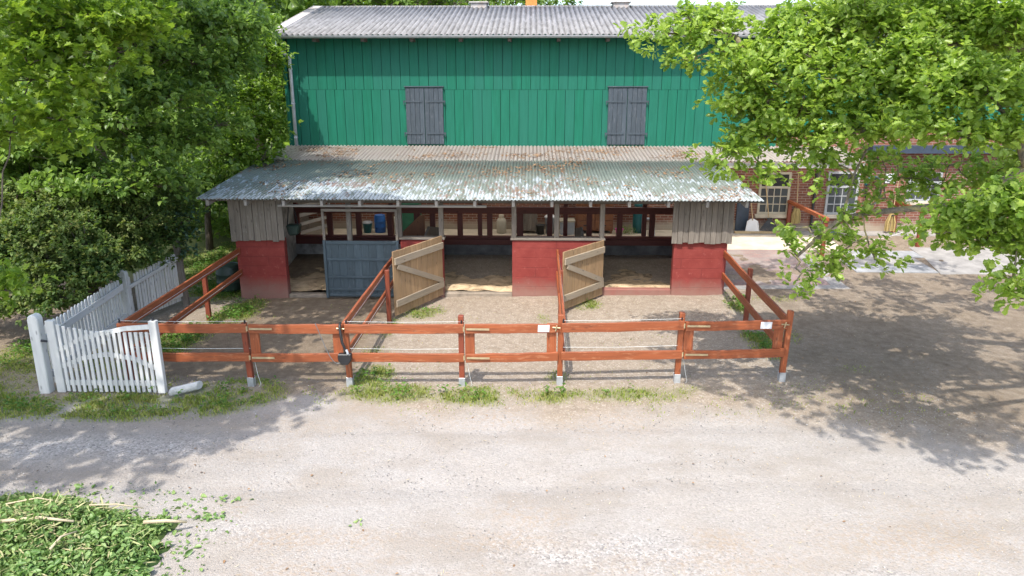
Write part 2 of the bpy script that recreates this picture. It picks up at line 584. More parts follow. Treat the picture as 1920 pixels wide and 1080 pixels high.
M['shedroof'] = m_shedroof()
M['strip'] = m_strip('pale_fibre_cement', (0.33, 0.31, 0.29), (0.46, 0.43, 0.41), (0.36, 0.26, 0.2), 0.52)
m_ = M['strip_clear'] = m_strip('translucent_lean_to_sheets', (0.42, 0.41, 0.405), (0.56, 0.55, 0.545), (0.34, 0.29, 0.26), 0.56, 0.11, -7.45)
_t = m_.node_tree
_tr = _t.nodes.new('ShaderNodeBsdfTranslucent')
_tr.inputs[0].default_value = (0.95, 0.9, 0.8, 1)
_mx = _t.nodes.new('ShaderNodeMixShader')
_mx.inputs[0].default_value = 0.72
_t.links.new(_t.nodes['Principled BSDF'].outputs[0], _mx.inputs[1])
_t.links.new(_tr.outputs[0], _mx.inputs[2])
_t.links.new(_mx.outputs[0], _t.nodes['Material Output'].inputs[0])
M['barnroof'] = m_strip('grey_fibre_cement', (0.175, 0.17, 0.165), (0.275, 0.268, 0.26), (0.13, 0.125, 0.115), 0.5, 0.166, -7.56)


def m_stallwall(name, c):
    t = NT(name)
    o = t.obj()
    n = t.noise(o, 2.2, 6, 0.65)
    t.base(t.ramp(n, [(0.35, mul(c, 0.5)), (0.65, mul(c, 1.4))]))
    t.rough(0.9)
    t.bump(n, 0.3, 0.01)
    return t.m


M['stall_dark'] = m_stallwall('dark_stained_concrete', (0.115, 0.115, 0.115))
M['stall_pale'] = m_stallwall('pale_limewash', (0.34, 0.33, 0.31))
g = NT('window_glass')
g.base((0.05, 0.06, 0.065))
g.rough(0.08)
g.b.inputs['Specular IOR Level'].default_value = 0.6
M['glass'] = g.m
M['void'] = mat_plain('dark_room', (0.02, 0.02, 0.022), 0.9, 0, 0.1)
M['wire'] = mat_plain('white_polywire', (0.66, 0.68, 0.66), 0.6, 0, 0.05)
M['skirt'] = mat_plain('dark_blue_sheet', (0.03, 0.045, 0.07), 0.5, 0, 0.2)


# ------------------------------------------------------------------ mesh helpers
class MB:
    def __init__(self):
        self.v = []
        self.g = []
        self.f = []

    def add(self, verts, faces, gc=None):
        b = len(self.v)
        off = (random.uniform(-50, 50), random.uniform(-50, 50), random.uniform(-50, 50))
        self.v += [tuple(map(float, p)) for p in verts]
        gc = gc if gc is not None else verts
        self.g += [(p[0] + off[0], p[1] + off[1], p[2] + off[2]) for p in gc]
        self.f += [tuple(b + i for i in f) for f in faces]
        return self

    BOXF = [(0, 3, 2, 1), (4, 5, 6, 7), (0, 1, 5, 4), (1, 2, 6, 5), (2, 3, 7, 6), (3, 0, 4, 7)]

    def hexa(self, c):
        """eight corners, bottom four then top four"""
        c = [Vector(p) for p in c]
        e = [(c[1] - c[0]).length, (c[3] - c[0]).length, (c[4] - c[0]).length]
        o = sorted(range(3), key=lambda k: -e[k])
        uv = [(0, 0, 0), (1, 0, 0), (1, 1, 0), (0, 1, 0), (0, 0, 1), (1, 0, 1), (1, 1, 1), (0, 1, 1)]
        gc = [tuple(u[o[k]] * e[o[k]] for k in range(3)) for u in uv]
        return self.add(c, self.BOXF, gc)

    def box(self, x0, x1, y0, y1, z0, z1):
        return self.hexa([(x0, y0, z0), (x1, y0, z0), (x1, y1, z0), (x0, y1, z0), (x0, y0, z1), (x1, y0, z1), (x1, y1, z1), (x0, y1, z1)])

    def beam(self, p0, p1, wd, ht, up=(0, 0, 1)):
        """a bar from p0 to p1; wd sideways, ht along up"""
        p0 = Vector(p0)
        p1 = Vector(p1)
        d = (p1 - p0).normalized()
        u = Vector(up)
        s = d.cross(u)
        if s.length < 1e-4:
            s = Vector((1, 0, 0))
        s.normalize()
        u = s.cross(d).normalized()
        a, b = s * wd / 2, u * ht / 2
        return self.hexa([p0 - a - b, p1 - a - b, p1 + a - b, p0 + a - b, p0 - a + b, p1 - a + b, p1 + a + b, p0 + a + b])

    def plank(self, p0, p1, wd, ht, n=7, warp=0.006):
        """a sawn board with a slight bow and uneven edges"""
        p0, p1 = Vector(p0), Vector(p1)
        d = (p1 - p0).normalized()
        s_ = d.cross(Vector((0, 0, 1))).normalized()
        u_ = s_.cross(d).normalized()
        L = (p1 - p0).length
        vs, gc = [], []
        for i in range(n + 1):
            t_ = i / n
            e = warp if 0 < i < n else 0
            c = p0.lerp(p1, t_) + u_ * random.uniform(-e, e) - u_ * math.sin(math.pi * t_) * warp + s_ * random.uniform(-e, e) * 0.4
            h = ht / 2 + random.uniform(-0.003, 0.003)
            for a, b in ((-1, -1), (1, -1), (1, 1), (-1, 1)):
                vs.append(c + s_ * a * wd / 2 + u_ * b * h)
                gc.append((L * t_, b * h, a * wd / 2))
        fs = [(3, 2, 1, 0), (4 * n, 4 * n + 1, 4 * n + 2, 4 * n + 3)]
        for i in range(n):
            for k in range(4):
                k2 = (k + 1) % 4
                fs.append((4 * i + k, 4 * i + k2, 4 * i + 4 + k2, 4 * i + 4 + k))
        return self.add(vs, fs, gc)

    def tube(self, pts, r, n=8, caps=True):
        pts = [Vector(p) for p in pts]
        rs = r if isinstance(r, (list, tuple)) else [r] * len(pts)
        vs, gc, fs = [], [], []
        ref = None
        L = 0
        for i, p in enumerate(pts):
            d = (pts[min(i + 1, len(pts) - 1)] - pts[max(i - 1, 0)]).normalized()
            if ref is None:
                ref = d.orthogonal().normalized()
            s = (ref - d * ref.dot(d))
            s = s.normalized() if s.length > 1e-5 else d.orthogonal().normalized()
            ref = s
            t = d.cross(s)
            if i:
                L += (p - pts[i - 1]).length
            for k in range(n):
                a = 2 * math.pi * k / n
                vs.append(p + (s * math.cos(a) + t * math.sin(a)) * rs[i])
                gc.append((L, rs[i] * math.cos(a), rs[i] * math.sin(a)))
        for i in range(len(pts) - 1):
            for k in range(n):
                k2 = (k + 1) % n
                fs.append((i * n + k, i * n + k2, (i + 1) * n + k2, (i + 1) * n + k))
        if caps:
            fs.append(tuple(reversed(range(n))))
            fs.append(tuple(range((len(pts) - 1) * n, len(pts) * n)))
        return self.add(vs, fs, gc)

    def lathe(self, c, prof, n=20, sx=1.0, sy=1.0):
        vs, fs = [], []
        for r, z in prof:
            for k in range(n):
                a = 2 * math.pi * k / n
                vs.append((c[0] + r * math.cos(a) * sx, c[1] + r * math.sin(a) * sy, c[2] + z))
        for i in range(len(prof) - 1):
            for k in range(n):
                k2 = (k + 1) % n
                fs.append((i * n + k, i * n + k2, (i + 1) * n + k2, (i + 1) * n + k))
        fs.append(tuple(reversed(range(n))))
        fs.append(tuple(range((len(prof) - 1) * n, len(prof) * n)))
        return self.add(vs, fs)

    def prism(self, poly, vec):
        """a closed outline swept along vec"""
        n = len(poly)
        vec = Vector(vec)
        vs = [Vector(p) for p in poly] + [Vector(p) + vec for p in poly]
        fs = [tuple(reversed(range(n))), tuple(range(n, 2 * n))]
        for k in range(n):
            k2 = (k + 1) % n
            fs.append((k, k2, n + k2, n + k))
        zl = max(p[2] for p in poly) - min(p[2] for p in poly)
        gc = [(p[2], p[0], p[1]) for p in vs] if zl > 0.2 else None
        return self.add(vs, fs, gc)

    def build(self, name, m, parent=None, bevel=0.0, smooth=False):
        me = bpy.data.meshes.new(name)
        off = parent_world(parent)
        me.from_pydata([(x - off.x, y - off.y, z - off.z) for x, y, z in self.v], [], self.f)
        a = me.attributes.new('gc', 'FLOAT_VECTOR', 'POINT')
        a.data.foreach_set('vector', [c for p in self.g for c in p])
        me.materials.append(M[m])
        me.update()
        import bmesh
        bm = bmesh.new()
        bm.from_mesh(me)
        bmesh.ops.recalc_face_normals(bm, faces=bm.faces)
        bm.to_mesh(me)
        bm.free()
        o = bpy.data.objects.new(name, me)
        col.objects.link(o)
        o.parent = parent
        if smooth:
            for p in me.polygons:
                p.use_smooth = len(p.vertices) == 4
        if bevel:
            b = o.modifiers.new('bevel', 'BEVEL')
            b.width = bevel
            b.segments = 1
            b.limit_method = 'ANGLE'
        return o


def parent_world(p):
    v = Vector((0, 0, 0))
    while p is not None:
        v += p.location
        p = p.parent
    return v


def tag(o, label=None, cat=None, group=None, kind=None):
    if label:
        o['label'] = label
    if cat:
        o['category'] = cat
    if group:
        o['group'] = group
    if kind:
        o['kind'] = kind
    return o


def empty(name, loc, label, cat, group=None, kind=None):
    o = bpy.data.objects.new(name, None)
    o.empty_display_size = 0.2
    col.objects.link(o)
    o.location = loc
    return tag(o, label, cat, group, kind)


def np_mesh(name, v, loops, starts, totals, m, parent=None):
    me = bpy.data.meshes.new(name)
    off = parent_world(parent)
    v = np.asarray(v, np.float32) - np.array(off, np.float32)
    me.vertices.add(len(v))
    me.vertices.foreach_set('co', v.ravel())
    me.loops.add(len(loops))
    me.loops.foreach_set('vertex_index', np.asarray(loops, np.int32))
    me.polygons.add(len(starts))
    me.polygons.foreach_set('loop_start', np.asarray(starts, np.int32))
    me.polygons.foreach_set('loop_total', np.asarray(totals, np.int32))
    me.update(calc_edges=True)
    me.validate()
    me.materials.append(M[m])
    o = bpy.data.objects.new(name, me)
    col.objects.link(o)
    o.parent = parent
    return o


def grid_mesh(name, X, Y, Z, m, parent=None, attrs=None):
    ny, nx = X.shape
    v = np.stack([X, Y, Z], -1).reshape(-1, 3)
    i = np.arange(ny * nx).reshape(ny, nx)
    q = np.stack([i[:-1, :-1], i[:-1, 1:], i[1:, 1:], i[1:, :-1]], -1).reshape(-1, 4)
    n = len(q)
    o = np_mesh(name, v, q.ravel(), np.arange(n) * 4, np.full(n, 4), m, parent)
    for k, a in (attrs or {}).items():
        at_ = o.data.attributes.new(k, 'FLOAT', 'POINT')
        at_.data.foreach_set('value', a.ravel().astype(np.float32))
    return o


def nrm(a):
    return a / np.maximum(np.linalg.norm(a, axis=-1, keepdims=True), 1e-9)


LEAF = {
    'oak': [(.16, .17), (.30, .12), (.46, .33), (.58, .20), (.80, .35), (.94, .19)],
    'maple': [(.02, .24), (.20, .20), (.28, .50), (.42, .26), (.62, .40), (.68, .16)],
    'ovate': [(.18, .22), (.45, .34), (.75, .22)],
    'narrow': [(.3, .13), (.7, .12)],
    'stalk': [(.3, .05), (.7, .045)],
}


def leaf_mesh(name, pos, axis, up, size, shape, m, parent=None, droop=0.25, fold=0.35):
    half = LEAF[shape]
    k = len(half)
    N = len(pos)
    axis = nrm(axis)
    side = nrm(np.cross(axis, up))
    nz = np.cross(side, axis)
    T = [(0, 0, 0)] + [(t, wd, fold * wd - droop * t * t) for t, wd in half] + [(1, 0, -droop)] + [(t, -wd, fold * wd - droop * t * t) for t, wd in half]
    T = np.array(T)
    nv = len(T)
    s = size[:, None, None]
    V = pos[:, None, :] + s * (T[None, :, 0:1] * axis[:, None, :] + T[None, :, 1:2] * side[:, None, :] + T[None, :, 2:3] * nz[:, None, :])
    f1 = list(range(0, k + 2))
    f2 = [0, k + 1] + list(range(2 * k + 1, k + 1, -1))
    base = (np.arange(N) * nv)[:, None]
    loops = np.concatenate([base + np.array(f1)[None], base + np.array(f2)[None]], 1)
    starts = np.arange(2 * N) * (k + 2)
    totals = np.full(2 * N, k + 2)
    return np_mesh(name, V.reshape(-1, 3), loops.ravel(), starts, totals, m, parent)


def rand_dir(n):
    return nrm(RNG.normal(size=(n, 3)))


def cluster_leaves(c, d, per, size, spread=0.35):
    """leaves set round twig ends c pointing along d -> pos, axis, up, size"""
    n = len(c)
    C = np.repeat(c, per, 0)
    D = np.repeat(d, per, 0)
    rad = rand_dir(n * per)
    rad = nrm(rad - D * np.sum(rad * D, -1, keepdims=True))
    a = RNG.uniform(0.15, 1.0, (n * per, 1))
    ax = nrm(D * a + rad * RNG.uniform(0.5, 1.0, (n * per, 1)) + np.array([0, 0, -0.15]))
    pos = C + D * RNG.uniform(-spread, spread, (n * per, 1)) * size * 2 + rad * size * 0.15
    up = nrm(np.array([0, 0, 1.0]) + rand_dir(n * per) * 0.55 + np.array([SUNV.x, SUNV.y, 0]) * 0.5)
    sz = size * RNG.uniform(0.45, 1.3, n * per)
    return pos, ax, up, sz


def tree(name, label, cat, base, trunk, pads, leaf, mats, size, per=6, sub=4, dens=1.0, group=None, r0=0.25, lower=True, extra_limbs=(), twig_r=0.008, flat=1.0):
    """trunk: list of points; pads: (centre, radii, weight). Limbs run from the trunk to every pad, twigs run inside it, leaves sit on the twigs."""
    root = empty(name, base, label, cat, group)
    tb = MB()
    n = len(trunk)
    rs = [r0 * (1 - 0.6 * i / max(1, n - 1)) for i in range(n)]
    rs[0] *= 1.25
    tb.tube(trunk, rs, 10)
    nodes = [(np.array(p, float), rs[i], i) for i, p in enumerate(trunk) if i > 0 or n == 1]
    top = np.array(trunk[-1], float)
    for pts, ra, rb in extra_limbs:
        m_ = len(pts)
        tb.tube(pts, [ra + (rb - ra) * i / (m_ - 1) for i in range(m_)], 8)
        for i, p in enumerate(pts):
            nodes.append((np.array(p, float), ra + (rb - ra) * i / (m_ - 1), 99))
    order = sorted(range(len(pads)), key=lambda i: np.linalg.norm(np.array(pads[i][0]) - top))
    allp = []
    for i in order:
        c = np.array(pads[i][0], float)
        rad = np.array(pads[i][1], float)
        wt = pads[i][2] if len(pads[i]) > 2 else 1.0
        dist = [np.linalg.norm(c - q[0]) + 0.15 * max(0, q[0][2] - c[2]) for q in nodes]
        j = int(np.argmin(dist))
        q, qr, _ = nodes[j]
        L = np.linalg.norm(c - q)
        r1 = min(qr * 0.7, 0.03 + 0.022 * L)
        k = 5
        pts = []
        for s in range(k + 1):
            t = s / k
            p = q * (1 - t) + c * t
            p = p + np.array([0, 0, 0.10 * L * math.sin(math.pi * t)]) + RNG.normal(size=3) * 0.05 * L * math.sin(math.pi * t)
            pts.append(p)
        r2 = max(0.012, r1 * 0.45)
        tb.tube(pts, [r1 + (r2 - r1) * s / k for s in range(k + 1)], 6)
        for s in (2, 3, 4, 5):
            nodes.append((pts[s], r1 + (r2 - r1) * s / k, i))
        area = (rad[0] * rad[1] * rad[2]) ** (2 / 3) * RNG.uniform(0.7, 1.25)
        ns = max(2 if wt < 0.56 else 4, int(dens * wt * 34 * area / (size / 0.11) ** 1.5))
        u = rand_dir(ns)
        u[:, 2] = np.where(u[:, 2] < -0.3, -u[:, 2] * 0.4, u[:, 2])
        rr = RNG.uniform(0.25, 1.0, (ns, 1)) ** 0.6
        sc = c + u * rr * rad * RNG.uniform(0.85, 1.2, (ns, 1))
        for e in sc:
            if RNG.random() < 0.8:
                md = (c + e) / 2 + RNG.normal(size=3) * 0.06 * np.linalg.norm(e - c)
                tb.tube([c, md, e], [twig_r * 1.6, twig_r * 1.2, twig_r * 0.6], 4, False)
        out = nrm(sc - c + np.array([0, 0, 0.25]) * rad.mean())
        cc = np.repeat(sc, sub, 0) + RNG.normal(size=(ns * sub, 3)) * np.array([1, 1, 0.6 * flat]) * size * 1.5
        dd = nrm(np.repeat(out, sub, 0) + rand_dir(ns * sub) * 0.7)
        allp.append(cluster_leaves(cc, dd, per, size))
    pos, ax, up, sz = [np.concatenate([a[k] for a in allp]) for k in range(4)]
    tr = tb.build('trunk', mats[0], root, smooth=True)
    leaf_mesh('crown', pos, ax, up, sz, leaf, mats[1], root)
    return root, len(pos)


def project(p):
    """where a world point falls in the photograph frame (used only to keep overhead boughs out of the clear gaps)"""
    d = np.asarray(p, float) - np.array([0, 0, CAM_H])
    c, s = math.cos(CAM_YAW), math.sin(CAM_YAW)
    xr = d[0] * c - d[1] * s
    yd = d[0] * s + d[1] * c
    cp, sp = math.cos(CAM_PITCH), math.sin(CAM_PITCH)
    dep = yd * cp - d[2] * sp
    up = yd * sp + d[2] * cp
    return 960 + CAM_F * xr / dep, 540 - CAM_F * up / dep, dep

# PART2
# ================================================================== GROUND
def build_ground():
    xs = np.concatenate([np.linspace(-300, -16, 24), np.arange(-15.5, 15.51, 0.09), np.linspace(16, 300, 24)])
    ys = np.concatenate([np.linspace(-200, 3, 16), np.arange(3.4, 23.51, 0.09), np.linspace(24, 600, 26)])
    X, Y = np.meshgrid(xs, ys)
    Z = ground_h(X, Y)
    n1 = fbm(X * 0.55 + 5, Y * 0.55 + 3)
    n2 = fbm(X * 1.7 + 15, Y * 1.7 + 31)
    n3 = fbm(X * 5 + 1, Y * 5 + 7)
    near = (np.abs(X) < 16) & (Y > 3) & (Y < 20)
    Z = Z + np.where(near, (n2 - 0.47) * 0.05 + (n3 - 0.47) * 0.012, 0)
    for yc in (8.2, 9.75):
        Z = Z - np.where(near, 0.022 * np.exp(-((Y - yc - 0.18 * np.sin(X * 0.35)) / 0.17) ** 2) * (0.5 + n1), 0)
    edge = 10.35 + (n1 - 0.47) * 1.6 + np.where(X > 3, -0.25 * np.clip(X - 3, 0, 6), 0)
    soil_and_furrow = ss(-0.35, 0.5, Y - edge + (n2 - 0.47) * 1.2)
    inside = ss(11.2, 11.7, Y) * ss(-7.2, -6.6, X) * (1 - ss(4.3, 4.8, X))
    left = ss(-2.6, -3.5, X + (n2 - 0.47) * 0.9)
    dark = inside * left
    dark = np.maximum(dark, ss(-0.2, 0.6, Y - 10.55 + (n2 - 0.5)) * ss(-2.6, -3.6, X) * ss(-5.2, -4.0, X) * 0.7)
    dark = np.maximum(dark, 0.95 * ss(4.3, 5.6, X + (n1 - 0.5) * 3) * ss(-0.5, 1.5, Y - edge) * (0.6 + 0.8 * (n2 - 0.3)))  # right yard: the oak's shade is partly painted in as darker soil
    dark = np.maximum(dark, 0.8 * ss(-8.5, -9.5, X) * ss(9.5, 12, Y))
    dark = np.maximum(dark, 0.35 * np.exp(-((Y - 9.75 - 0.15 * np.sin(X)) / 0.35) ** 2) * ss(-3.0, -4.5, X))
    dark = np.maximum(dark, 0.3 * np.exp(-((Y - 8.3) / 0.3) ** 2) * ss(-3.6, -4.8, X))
    straw = np.clip((fbm(X * 0.8 + 40, Y * 1.3 + 9) - 0.46) * 4.2, 0, 1) * (0.35 + 0.65 * (1 - ss(7.0, 8.0, Y)) + 0.5 * ss(9.4, 10.4, Y) * (1 - ss(11.3, 12, Y)))
    for cx, cy, rx, ry, a_ in ((-0.3, 7.0, 1.0, 0.3, .8), (4.4, 7.1, 1.8, 0.6, .8), (2.2, 6.7, 1.7, 0.3, .7), (-2.7, 7.0, 0.8, 0.3, .9), (-2.3, 6.45, 0.9, 0.25, .8), (1.2, 10.2, 1.6, 0.35, .7), (3.4, 10.2, 1.2, 0.3, .6)):
        straw = np.maximum(straw, a_ * blob(X, Y, cx, cy, rx, ry))
    coarse = np.clip((fbm(X * 0.5 + 70, Y * 0.9 + 2) - 0.42) * 4, 0, 1) * (1 - ss(7.0, 7.8, Y)) * 0.9
    coarse = np.maximum(coarse, 0.95 * np.exp(-((Y - 9.0) / 0.45) ** 2) * ss(-3.6, -4.8, X))
    coarse = np.maximum(coarse, 0.95 * blob(X, Y, 0.7, 6.8, 2.0, 0.5))
    green = grass_mask(X, Y) * 0.6
    green = np.maximum(green, 0.85 * ss(-7.2, -7.8, X) * ss(17.6, 18.6, Y))
    green = np.maximum(green, 0.9 * ss(-12, -14, X))
    green = np.maximum(green, 0.9 * ss(23, 26, Y))
    o = grid_mesh('ground', X, Y, Z, 'ground', None, dict(soil_and_furrow=soil_and_furrow, dark=np.clip(dark, 0, 1), straw=np.clip(straw, 0, 1), coarse=np.clip(coarse, 0, 1), green=np.clip(green, 0, 1)))
    tag(o, 'pale gravel yard turning to trodden brown soil near the fences', kind='structure')


def blob(X, Y, cx, cy, rx, ry):
    return np.clip(1.25 - np.sqrt(((X - cx) / rx) ** 2 + ((Y - cy) / ry) ** 2), 0, 1)


GRASS = [(-8.6, 10.35, 1.9, 0.55, 1.0), (-6.7, 10.35, 1.8, 0.5, 1.3), (-4.9, 10.85, 0.85, 0.65, 1.6), (-5.6, 10.4, 1.1, 0.45, 1.4), (-6.9, 11.2, 1.0, 0.6, .6),
         (-2.7, 11.5, 0.4, 0.75, 1.1), (-2.2, 10.95, 1.0, 0.42, 1.0), (-0.9, 10.9, 1.2, 0.42, .9), (0.5, 10.9, 0.9, 0.36, .7), (1.7, 11.0, 1.0, 0.34, .7), (2.6, 11.2, 0.5, 0.25, .6),
         (-2.35, 15.3, 0.55, 0.55, .8), (1.25, 15.9, 0.45, 0.5, .9), (4.75, 15.9, 0.3, 0.8, 1.0), (4.6, 13.6, 0.35, 1.0, .9), (5.2, 14.0, 0.5, 0.7, .35),
         (-6.6, 15.4, 0.5, 1.3, 1.1), (-7.0, 13.4, 0.6, 1.2, .9), (-7.7, 17.6, 1.1, 1.6, .9), (-8.5, 19.0, 1.5, 2.0, .8), (-7.6, 12.2, .9, .8, .6),
         (-9.3, 12.5, 1.0, 2.0, .7), (-2.9, 14.3, 0.25, 0.8, .6), (5.9, 12.2, 0.7, 0.4, .22), (5.7, 16.2, 0.9, 0.4, .3), (-9.6, 11.0, 1.3, 0.9, .8), (-3.0, 12.8, 0.25, .8, .4), (0.5, 11.7, 0.25, 0.4, .5), (0.3, 14.9, .2, .8, .35)]


def grass_mask(X, Y):
    n = fbm(X * 2.6 + 3, Y * 2.6 + 8)
    g_ = np.zeros_like(X)
    for cx, cy, rx, ry, a in GRASS:
        g_ = np.maximum(g_, a * blob(X, Y, cx, cy, rx, ry))
    return np.clip((g_ - 0.14) * 1.9, 0, 1) * np.clip((n - 0.22) * 4.0, 0, 1)


def scatter(n, x0, x1, y0, y1, mask):
    x = RNG.uniform(x0, x1, n)
    y = RNG.uniform(y0, y1, n)
    k = RNG.random(n) < mask(x, y)
    x, y = x[k], y[k]
    return np.stack([x, y, ground_h(x, y)], -1)


def clear_of_walls(p):
    x, y = p[:, 0], p[:, 1]
    bad = (x > -7.0) & (x < 4.66) & (y > 16.5)
    t_ = np.clip(((x + 5.86) * 0.38 + (y - 10.74) * 0.22) / (0.38 ** 2 + 0.22 ** 2), -0.2, 1.2)
    bad |= np.hypot(x + 5.86 - 0.38 * t_, y - 10.72 - 0.22 * t_) < 0.13          # trodden flat round the fallen post
    return p[~bad]


def build_grass():
    p = scatter(700000, -13, 6.6, 9.6, 21.5, lambda x, y: np.maximum(grass_mask(x, y) * np.clip((fbm(x * 9, y * 9) - 0.25) * 3, 0.2, 1), 0.16 * np.clip((fbm(x * 3, y * 3) - 0.42) * 5, 0, 1) * (np.exp(-((y - 10.8) / 0.45) ** 2) + 0.35 * (x < 5) * (x > -7) * (y > 11.2) * np.clip(fbm(x * 0.8, y * 0.8 + 77) * 4 - 1.9, 0, 1))))
    p = clear_of_walls(p)
    n = len(p)
    ang = RNG.uniform(0, 2 * np.pi, n)
    h = RNG.uniform(0.015, 0.07, n) * (0.5 + 0.7 * grass_mask(p[:, 0], p[:, 1]))
    h = np.where(p[:, 1] < 10.9, h * 1.05, h * 0.85)
    lean = RNG.normal(size=(n, 2)) * 0.55
    d = np.stack([np.cos(ang), np.sin(ang), np.zeros(n)], -1)
    wd = RNG.uniform(0.004, 0.008, n)[:, None]
    tip = p + np.concatenate([lean * h[:, None], h[:, None]], 1)
    midp = p + np.concatenate([lean * h[:, None] * 0.3, h[:, None] * 0.55], 1)
    V = np.stack([p - d * wd - [0, 0, 0.02], p + d * wd - [0, 0, 0.02], midp + d * wd * 0.8, tip, midp - d * wd * 0.8], 1).reshape(-1, 3)
    loops = (np.arange(n)[:, None] * 5 + np.arange(5)[None]).ravel()
    o = np_mesh('grass', V, loops, np.arange(n) * 5, np.full(n, 5), 'grass')
    tag(o, 'short tufty green grass along the verge and under the rails', kind='stuff')
    # broad-leaved weeds
    p = scatter(30000, -13, 6.2, 9.8, 21.5, lambda x, y: np.clip(grass_mask(x, y) * 1.3 - 0.45, 0, 1) * (0.25 + 0.75 * (x < -5.2) * (y > 12.5) + 0.6 * (x > 4)))
    p = clear_of_walls(p)
    n = len(p)
    c = np.repeat(p, 6, 0) + RNG.normal(size=(n * 6, 3)) * [0.04, 0.04, 0.0] + np.stack([np.zeros(n * 6), np.zeros(n * 6), RNG.uniform(0.02, 0.16, n * 6)], -1)
    a = rand_dir(n * 6)
    a[:, 2] = np.abs(a[:, 2]) * 0.5
    up = nrm(np.array([0, 0, 1.0]) + rand_dir(n * 6) * 0.4)
    o = leaf_mesh('ground_cover', c, a, up, RNG.uniform(0.03, 0.075, n * 6), 'ovate', 'weed')
    tag(o, 'low broad-leaved weeds among the grass by the shelter', kind='stuff')


def build_pebbles():
    P = scatter(26000, -8, 8, 5.6, 11.5, lambda x, y: np.clip(fbm(x * 1.2 + 9, y * 1.2) * 1.5 - 0.35, 0.05, 1))
    n = len(P)
    oc = np.array([(1, 0, 0), (0, 1, 0), (-1, 0, 0), (0, -1, 0), (0, 0, .8), (0, 0, -.8)], float)
    fc = np.array([(0, 1, 4), (1, 2, 4), (2, 3, 4), (3, 0, 4), (1, 0, 5), (2, 1, 5), (3, 2, 5), (0, 3, 5)])
    s = RNG.uniform(0.004, 0.012, n) ** 1.0
    V = P[:, None, :] + oc[None] * s[:, None, None] * RNG.uniform(0.6, 1.3, (n, 6, 1))
    L = (np.arange(n)[:, None, None] * 6 + fc[None]).ravel()
    o = np_mesh('gravel', V.reshape(-1, 3), L, np.arange(n * 8) * 3, np.full(n * 8, 3), 'pebble')
    tag(o, 'loose pale gravel stones strewn over the yard', kind='stuff')
    P = scatter(2200, -8, 8, 5.8, 16.4, lambda x, y: np.clip(fbm(x * 0.7 + 59, y * 0.7) * 2.6 - 0.9, 0.05, 1) * (0.3 + 0.7 * ss(9.8, 11.0, y)))
    P = clear_of_walls(P)
    n = len(P)
    a = rand_dir(n)
    a[:, 2] *= 0.1
    o = leaf_mesh('leaf_litter', P + [0, 0, 0.014], a, nrm(np.array([0, 0, 1.]) + rand_dir(n) * 0.3), RNG.uniform(0.015, 0.045, n), 'ovate', 'dead_leaf', None, 0.3, 0.3)
    tag(o, 'small dry brown leaves scattered over gravel and soil', kind='stuff')
    # chaff, twigs and old leaves lying about
    P = scatter(5200, -8, 8, 5.8, 16.4, lambda x, y: np.clip(fbm(x * 0.9 + 29, y * 0.9) * 2.2 - 0.75, 0.04, 1))
    P = clear_of_walls(P)
    n = len(P)
    a = rand_dir(n)
    a[:, 2] *= 0.08
    o = leaf_mesh('straw_litter', P + [0, 0, 0.012], a, nrm(np.array([0, 0, 1.]) + rand_dir(n) * 0.2), RNG.uniform(0.02, 0.075, n), 'stalk', 'chaff', None, 0.05, 0.2)
    tag(o, 'bits of straw and dry leaf scattered over the yard', kind='stuff')


t = NT('gravel_stones')
rr_ = t.n('NewGeometry').outputs['Random Per Island']
t.base(t.ramp(rr_, [(0, (0.11, 0.105, 0.10)), (0.4, (0.27, 0.25, 0.235)), (1.0, (0.47, 0.45, 0.43))]))
t.rough(0.9)
M['pebble'] = t.m

build_ground()
build_grass()
build_pebbles()


def slab(name, poly, m, label, lift=0.012, thick=0.06):
    """a paved patch laid on the slope"""
    b = MB()
    top = [(x, y, gh(x, y) + lift) for x, y in poly]
    b.prism([(x, y, z - thick) for x, y, z in top], (0, 0, thick))
    return tag(b.build(name, m), label, kind='structure')


slab('brick_paving', [(4.72, 17.3), (7.45, 17.3), (7.45, 20.3), (4.72, 20.3)], 'paver', 'reddish brick paving beside the shelter')
slab('paving_edge', [(4.72, 17.0), (7.8, 17.0), (7.8, 17.3), (4.72, 17.3)], 'concrete', 'concrete edging strip in front of the brick paving')
slab('paving_side', [(7.45, 17.3), (7.8, 17.3), (7.8, 20.3), (7.45, 20.3)], 'concrete', 'concrete edging strip at the right of the brick paving')
slab('concrete_path', [(4.72, 20.3), (9.0, 20.3), (9.0, 21.7), (4.72, 21.7)], 'floor_conc', 'pale concrete path in front of the brick wall')
b = MB()
b.box(4.72, 16.0, 21.7, 22.35, 0.30, 0.478)
tag(b.build('wall_apron', 'concrete'), 'grey concrete apron at the foot of the brick wall', kind='structure')
b = MB()
b.box(-7.1, 4.72, 20.0, 22.35, 0.30, 0.475)
tag(b.build('passage_floor', 'floor_conc'), 'sandy concrete floor of the passage behind the stalls', kind='structure')
for k, (x0, x1, y0, y1) in enumerate([(8.5, 10.6, 18.3, 18.95), (8.5, 10.6, 18.98, 19.6), (8.9, 10.9, 19.63, 20.25)]):
    slab('stone_slab', [(x0, y0), (x1, y0), (x1, y1), (x0, y1)], 'pale_slab' if k != 1 else 'concrete', 'pale stone slabs set in the trodden soil', 0.016)
slab('soil_path', [(10.6, 18.2), (16, 18.2), (16, 20.6), (10.95, 20.6), (10.9, 19.6)], 'concrete', 'grey paving under the oak bough', 0.010)


